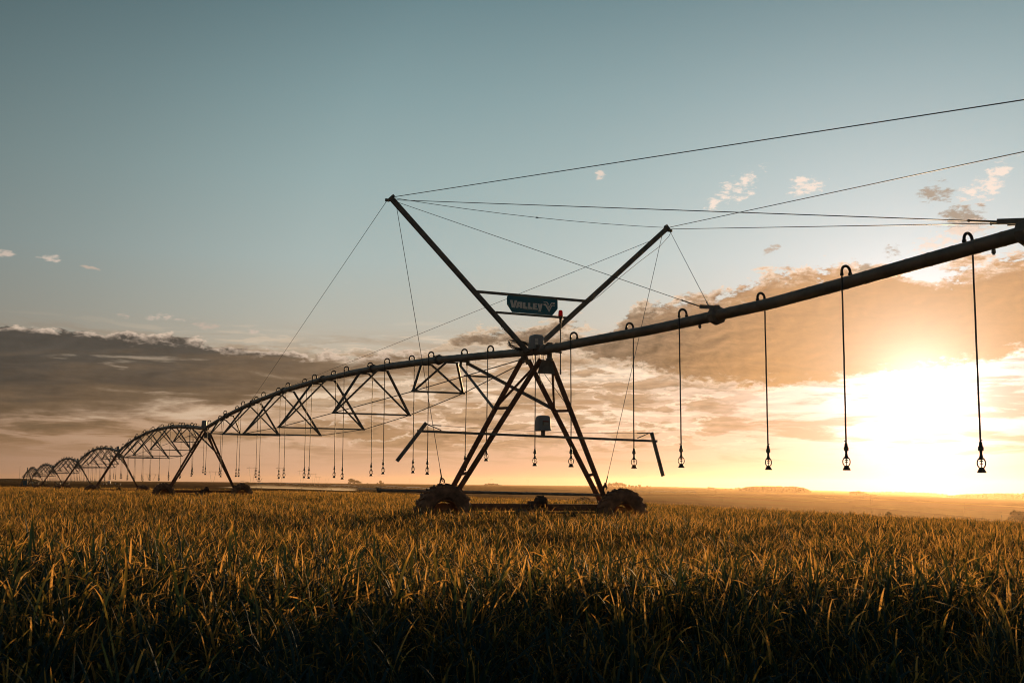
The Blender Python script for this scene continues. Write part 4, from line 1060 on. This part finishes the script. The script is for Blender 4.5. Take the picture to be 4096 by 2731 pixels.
wd = bpy.data.worlds.new('World'); SC.world = wd; wd.use_nodes = True; nt = wd.node_tree; nt.nodes.clear(); q = Nd(nt)
wo = q.new('ShaderNodeOutputWorld'); bg = q.new('ShaderNodeBackground'); bg.inputs['Strength'].default_value = .1; nt.links.new(bg.outputs[0], wo.inputs[0])
sky = q.new('ShaderNodeTexSky', sky_type='NISHITA'); sky.sun_disc = False; sky.sun_elevation = SUN_EL; sky.sun_rotation = SUN_AZ; sky.dust_density = 2.0; sky.altitude = 800
dv = q.new('ShaderNodeTexCoord').outputs['Generated']
sep = q.new('ShaderNodeSeparateXYZ'); nt.links.new(dv, sep.inputs[0]); X, Y, Zc = sep.outputs
DEG = 180/math.pi
A = q.m('MULTIPLY', q.m('ARCTAN2', X, Y), DEG); EL = q.m('MULTIPLY', q.m('ARCSINE', Zc), DEG)
gam = q.m('MULTIPLY', q.m('ARCCOSINE', q.m('MINIMUM', q.vm('DOT_PRODUCT', dv, tuple(sv)), .999999)), DEG)
def e01(e): return (e+2)/92
base = q.ramp(q.m('DIVIDE', q.m('ADD', EL, 2.0), 92.0), [(e01(-2), (.60, .34, .21)), (e01(.5), (.71, .42, .27)), (e01(2.5), (.72, .455, .29)), (e01(5), (.65, .49, .34)), (e01(8), (.52, .52, .45)), (e01(11), (.45, .54, .52)),
   (e01(15), (.355, .478, .480)), (e01(19), (.262, .388, .406)), (e01(24), (.158, .266, .294)), (e01(35), (.11, .20, .235)), (e01(60), (.10, .17, .205)), (e01(90), (.09, .15, .18))])
W3 = lambda v, w=1.0: (v*(1+.08*w), v, v*(1-.04*w))
FALL = [(0, W3(1.0, 0)), (15/180, W3(1.0, 0)), (30/180, W3(.90, 0)), (40/180, W3(.63, 0)), (48/180, W3(.46, 0)), (70/180, W3(.40)), (110/180, W3(.34)), (1, W3(.32))]
fall = q.ramp(q.m('DIVIDE', gam, 180.0), FALL)
lowfall = q.ramp(q.m('DIVIDE', gam, 180.0), [(0, W3(1.0, 0)), (10/180, W3(1.0, 0)), (22/180, W3(.97, 0)), (32/180, W3(.80, 0)), (45/180, W3(.60, 0)), (70/180, W3(.40)), (110/180, W3(.34)), (1, W3(.32))])
C = q.vm('MULTIPLY', base, fall)
def glow(col, amp, sig, p=1.0):
    g = q.m('MULTIPLY', q.m('EXPONENT', q.m('MULTIPLY', q.m('POWER', q.m('DIVIDE', gam, sig), p), -1.0)), amp); return q.vm('SCALE', col, scale=g)
halo_o = glow((1, .88, 1.0), .56, 8.5, 1.3); halo_c = glow((1, .91, .88), 4.6, 1.75, 1.12)
halo = q.vm('ADD', halo_o, halo_c)
C = q.vm('ADD', C, halo)
# cloud noises (all by sky direction, in degrees)
P1 = q.xyz(q.m('MULTIPLY', A, .55), q.m('MULTIPLY', EL, 1.25), 3.0)
n1 = q.m('SUBTRACT', q.noise(P1, .62, 10, .62, .3), .5)
n2 = q.m('SUBTRACT', q.noise(q.vm('ADD', P1, (7.3, 2.1, 9.0)), 1.5, 9, .62, .35), .5)
n2s = q.m('SUBTRACT', q.noise(q.vm('ADD', P1, (7.3-.14, 2.1+.16, 9.0)), 1.5, 9, .62, .35), .5)     # the same field a step away from the sun
n4 = q.m('SUBTRACT', q.noise(q.vm('ADD', P1, (1.7, 8.1, 4.0)), 4.6, 6, .62, .3), .5)
lit = q.m('SUBTRACT', n2, n2s)
P3 = q.xyz(q.m('MULTIPLY', A, .24), q.m('MULTIPLY', EL, 2.1), 11.0)
n3 = q.noise(P3, .75, 9, .60, .5)
def sky_dir(a, e):
    px = CX+a*80.3; d_ = ray(px, 1933+ROLL*(px-CX)-e*80.3); h_ = math.hypot(d_[0], d_[1])
    return math.degrees(math.atan2(d_[0], d_[1])), math.degrees(math.atan2(d_[2], h_))
def edge(pts):
    pts = [sky_dir(a, v) for a, v in pts]; return q.m('MULTIPLY', q.ramp(q.m('DIVIDE', q.m('ADD', A, 40.0), 80.0), [((a+40)/80, v/20) for a, v in pts]), 20.0)
# streaks near the horizon
st = q.m('MULTIPLY', q.sm(n3, .47, .60), q.m('MULTIPLY', q.sm(EL, .5, 2.2), q.sm(EL, 8.0, 5.0)))
st = q.m('MULTIPLY', st, .85)
stc = q.vm('ADD', q.vm('MULTIPLY', (.40, .225, .11), lowfall), q.vm('SCALE', halo, scale=.45))
C = q.mix(st, C, stc)
sb = q.m('MULTIPLY', q.m('MULTIPLY', q.sm(n3, .45, .36), q.m('MULTIPLY', q.sm(EL, 1.6, 3.0), q.sm(EL, 8.5, 5.5))), q.sm(A, -22, -8, .35, .8))
C = q.mix(sb, C, q.vm('ADD', q.vm('MULTIPLY', (1.0, .76, .54), lowfall), q.vm('SCALE', halo, scale=.9)))
# broken mid-level patches over the middle of the view
P5 = q.xyz(q.m('MULTIPLY', A, .42), q.m('MULTIPLY', EL, 1.7), 23.0)
n5 = q.noise(P5, 1.0, 9, .58, .12); n5s = q.noise(q.vm('ADD', P5, (-.12, .22, 0)), 1.0, 9, .58, .12); l5 = q.m('SUBTRACT', n5, n5s)
zone = q.m('MULTIPLY', q.m('MULTIPLY', q.sm(EL, 1.2, 2.6), q.sm(EL, 7.6, 5.6)), q.m('MULTIPLY', q.sm(A, -16, -6), q.sm(A, 15, 8)))
mm = q.m('MULTIPLY', q.m('MULTIPLY', q.sm(n5, .47, .56), zone), .85)
pb = q.vm('SCALE', q.vm('ADD', q.vm('MULTIPLY', (.36, .22, .12), lowfall), q.vm('SCALE', halo, scale=.35)), scale=q.m('ADD', 1.0, q.m('MULTIPLY', l5, 3.5)))
C = q.mix(mm, C, pb)
pr = q.m('MULTIPLY', q.m('MULTIPLY', q.m('MULTIPLY', q.sm(n5, .43, .475), q.sm(n5, .53, .485)), q.sm(l5, -.02, .05)), q.m('MULTIPLY', zone, .65))
C = q.mix(pr, C, q.vm('ADD', q.vm('MULTIPLY', (1.05, .80, .58), lowfall), q.vm('SCALE', halo, scale=.8)))
# left bank
tE = edge([(-40, 7.4), (-25, 7.9), (-19, 7.5), (-13, 6.6), (-9, 6.5), (-5, 6.6), (-2, 6.0), (1, 3.0), (6, 1.0)])
bE = edge([(-40, 2.3), (-25, 2.6), (-18, 3.0), (-12, 4.0), (-8, 4.9), (-5, 5.4), (-1, 5.8), (6, 6)])
dT = q.m('ADD', q.m('SUBTRACT', tE, EL), q.m('ADD', q.m('MULTIPLY', n1, 1.7), q.m('ADD', q.m('MULTIPLY', n4, .45), q.m('MULTIPLY', n2, 1.1))))
dB = q.m('ADD', q.m('SUBTRACT', EL, bE), q.m('ADD', q.m('MULTIPLY', n1, 2.0), q.m('MULTIPLY', q.m('SUBTRACT', n3, .5), 5.0)))
n6 = q.noise(q.vm('ADD', P3, (5.1, 3.3, 2.0)), .62, 7, .55, .3)
slot = q.m('MULTIPLY', q.m('MULTIPLY', q.sm(n6, .60, .66), q.sm(dT, .5, 1.2)), .45)
mk = q.m('MULTIPLY', q.m('MULTIPLY', q.sm(dT, 0.0, .16), q.sm(dB, -.5, 1.0)), q.m('SUBTRACT', 1.0, slot))
body = q.mix(q.sm(dB, .4, 3.4), (.145, .092, .054, 1), (.058, .050, .043, 1))
body = q.vm('SCALE', body, scale=q.m('ADD', 1.0, q.m('ADD', q.m('MULTIPLY', lit, .7), q.m('MULTIPLY', n1, .6))))
body = q.mix(q.sm(A, -14, 0), body, q.vm('SCALE', body, scale=1.9))
rim = q.m('MULTIPLY', q.sm(dT, .50, .08), q.sm(n2, -.12, .06))
body = q.mix(q.m('MULTIPLY', rim, .95), body, (.78, .60, .46, 1))
C = q.mix(q.m('MULTIPLY', mk, .95), C, body)
# right cloud
tE = edge([(-10, 3.0), (-4, 6.6), (-2, 7.8), (2, 8.3), (5, 7.7), (6, 8.8), (9, 9.5), (13, 10.6), (17, 11.2), (21, 11.0), (24, 11.6), (40, 11.5)])
bE = edge([(-10, 6.5), (-2, 6.7), (3, 6.3), (6, 5.6), (9, 4.9), (13, 4.7), (16, 4.9), (19, 5.4), (22, 5.8), (26, 6.4), (40, 7)])
dT = q.m('ADD', q.m('SUBTRACT', tE, EL), q.m('ADD', q.m('MULTIPLY', n1, 3.6), q.m('ADD', q.m('MULTIPLY', n4, 1.3), q.m('MULTIPLY', n2, 2.6))))
dB = q.m('ADD', q.m('SUBTRACT', EL, bE), q.m('ADD', q.m('MULTIPLY', n1, 1.6), q.m('ADD', q.m('MULTIPLY', n4, 1.0), q.m('MULTIPLY', n2, 1.5))))
mk = q.m('MULTIPLY', q.sm(dT, 0.0, .40), q.sm(dB, -.05, .35))
g2 = q.sm(gam, 15.0, 4.5)
body = q.mix(g2, (.185, .122, .076, 1), (.50, .240, .080, 1))
body = q.vm('SCALE', body, scale=q.m('ADD', 1.0, q.m('MULTIPLY', q.m('ADD', q.m('MULTIPLY', lit, 3.2), q.m('MULTIPLY', n1, 1.0)), q.m('SUBTRACT', 1.0, q.m('MULTIPLY', g2, .85)))))
body = q.vm('ADD', body, q.vm('ADD', q.vm('SCALE', halo_c, scale=.10), q.vm('ADD', glow((1, .84, .64), 1.1, 2.4, 1.15), q.vm('SCALE', halo_o, scale=.10))))
rim = q.m('MULTIPLY', q.m('MAXIMUM', q.m('MULTIPLY', q.sm(dT, .95, .15), q.sm(n2, -.10, .08)), q.m('MULTIPLY', q.sm(dB, .6, .1), .85)), .9)
body = q.mix(rim, body, q.vm('ADD', (.84, .64, .45), q.vm('SCALE', halo, scale=.6)))
C = q.mix(q.m('MULTIPLY', mk, .96), C, body)
# loose puffs: (azimuth, elevation, half width, half height, brightness 0 dark .. 1 lit, tilt)
for a0, e0, ra, re, lit, tl in ((11.2, 14.8, 1.5, .7, 1, .45), (14.7, 14.9, 1.0, .55, 1, 0), (23.6, 15.0, 1.3, .8, 1, .5), (21.0, 14.6, .9, .6, .15, 0), (22.6, 13.2, 1.2, .9, .1, 0), (21.8, 12.4, 2.0, .55, .9, .2), (4.4, 15.4, .28, .3, .8, 0), (12.9, 11.7, .4, .25, .3, .3), (18.9, 11.6, .5, .45, .2, .3), (17.6, 10.9, .7, .3, .2, .5),
                               (-17.2, 8.15, 1.3, .22, .5, .03), (-19.4, 8.2, .45, .15, .4, 0), (-15.2, 7.75, .7, .18, .4, 0), (-22.9, 11.05, .65, .18, .6, 0), (-20.9, 10.6, .5, .10, .4, -.15), (-25.4, 11.3, .5, .25, .55, 0), (-12.9, 7.5, .3, .18, .5, 0)):
    a0, e0 = sky_dir(a0, e0); da = q.m('SUBTRACT', A, a0); de = q.m('SUBTRACT', q.m('SUBTRACT', EL, e0), q.m('MULTIPLY', da, tl))
    rr = q.m('ADD', q.m('POWER', q.m('ABSOLUTE', q.m('DIVIDE', da, ra)), 2.0), q.m('POWER', q.m('ABSOLUTE', q.m('DIVIDE', de, re)), 2.0))
    mm = q.m('MULTIPLY', q.sm(q.m('SUBTRACT', q.m('ADD', q.m('MULTIPLY', n2, 5.0), q.m('ADD', q.m('MULTIPLY', n4, 3.6), q.m('MULTIPLY', n1, 1.6))), rr), -.85, .35), .85)
    c = tuple((1-lit)*u+lit*v for u, v in zip((.25, .18, .12), (1.0, .82, .70)))
    C = q.mix(mm, C, (*c, 1))
C = q.vm('ADD', q.vm('SCALE', C, scale=9.4), q.vm('SCALE', sky.outputs[0], scale=.03))
nt.links.new(C, bg.inputs['Color'])
wd.cycles.sampling_method = 'MANUAL'; wd.cycles.sample_map_resolution = 1024

# haze
bpy.context.view_layer.update()
zmin = min(v.co.z for v in gr.data.vertices); ztop = max((o.matrix_world @ Vector(c)).z for o in COL.objects if o.type == 'MESH' for c in o.bound_box)+2
hz = MB().box((0, 0, (zmin-1+ztop)/2), (18100, 18100, ztop-zmin+1)); hz = hz.build('haze', vol_mat('haze_air', (1, .70, .42), 4.3e-5, .77)); tag(hz, 'thin warm evening haze over the fields', None, None, 'stuff')

SC.view_settings.view_transform = 'Standard'; SC.view_settings.look = 'None'; SC.view_settings.exposure = 0; SC.view_settings.gamma = 1
cy = SC.cycles; cy.use_denoising = True; cy.filter_width = 1.05
try: cy.denoiser = 'OPENIMAGEDENOISE'
except Exception: pass
cy.max_bounces = 6; cy.diffuse_bounces = 3; cy.glossy_bounces = 2; cy.transmission_bounces = 4; cy.volume_bounces = 0; cy.transparent_max_bounces = 6; cy.sample_clamp_indirect = 4; cy.caustics_reflective = False; cy.caustics_refractive = False
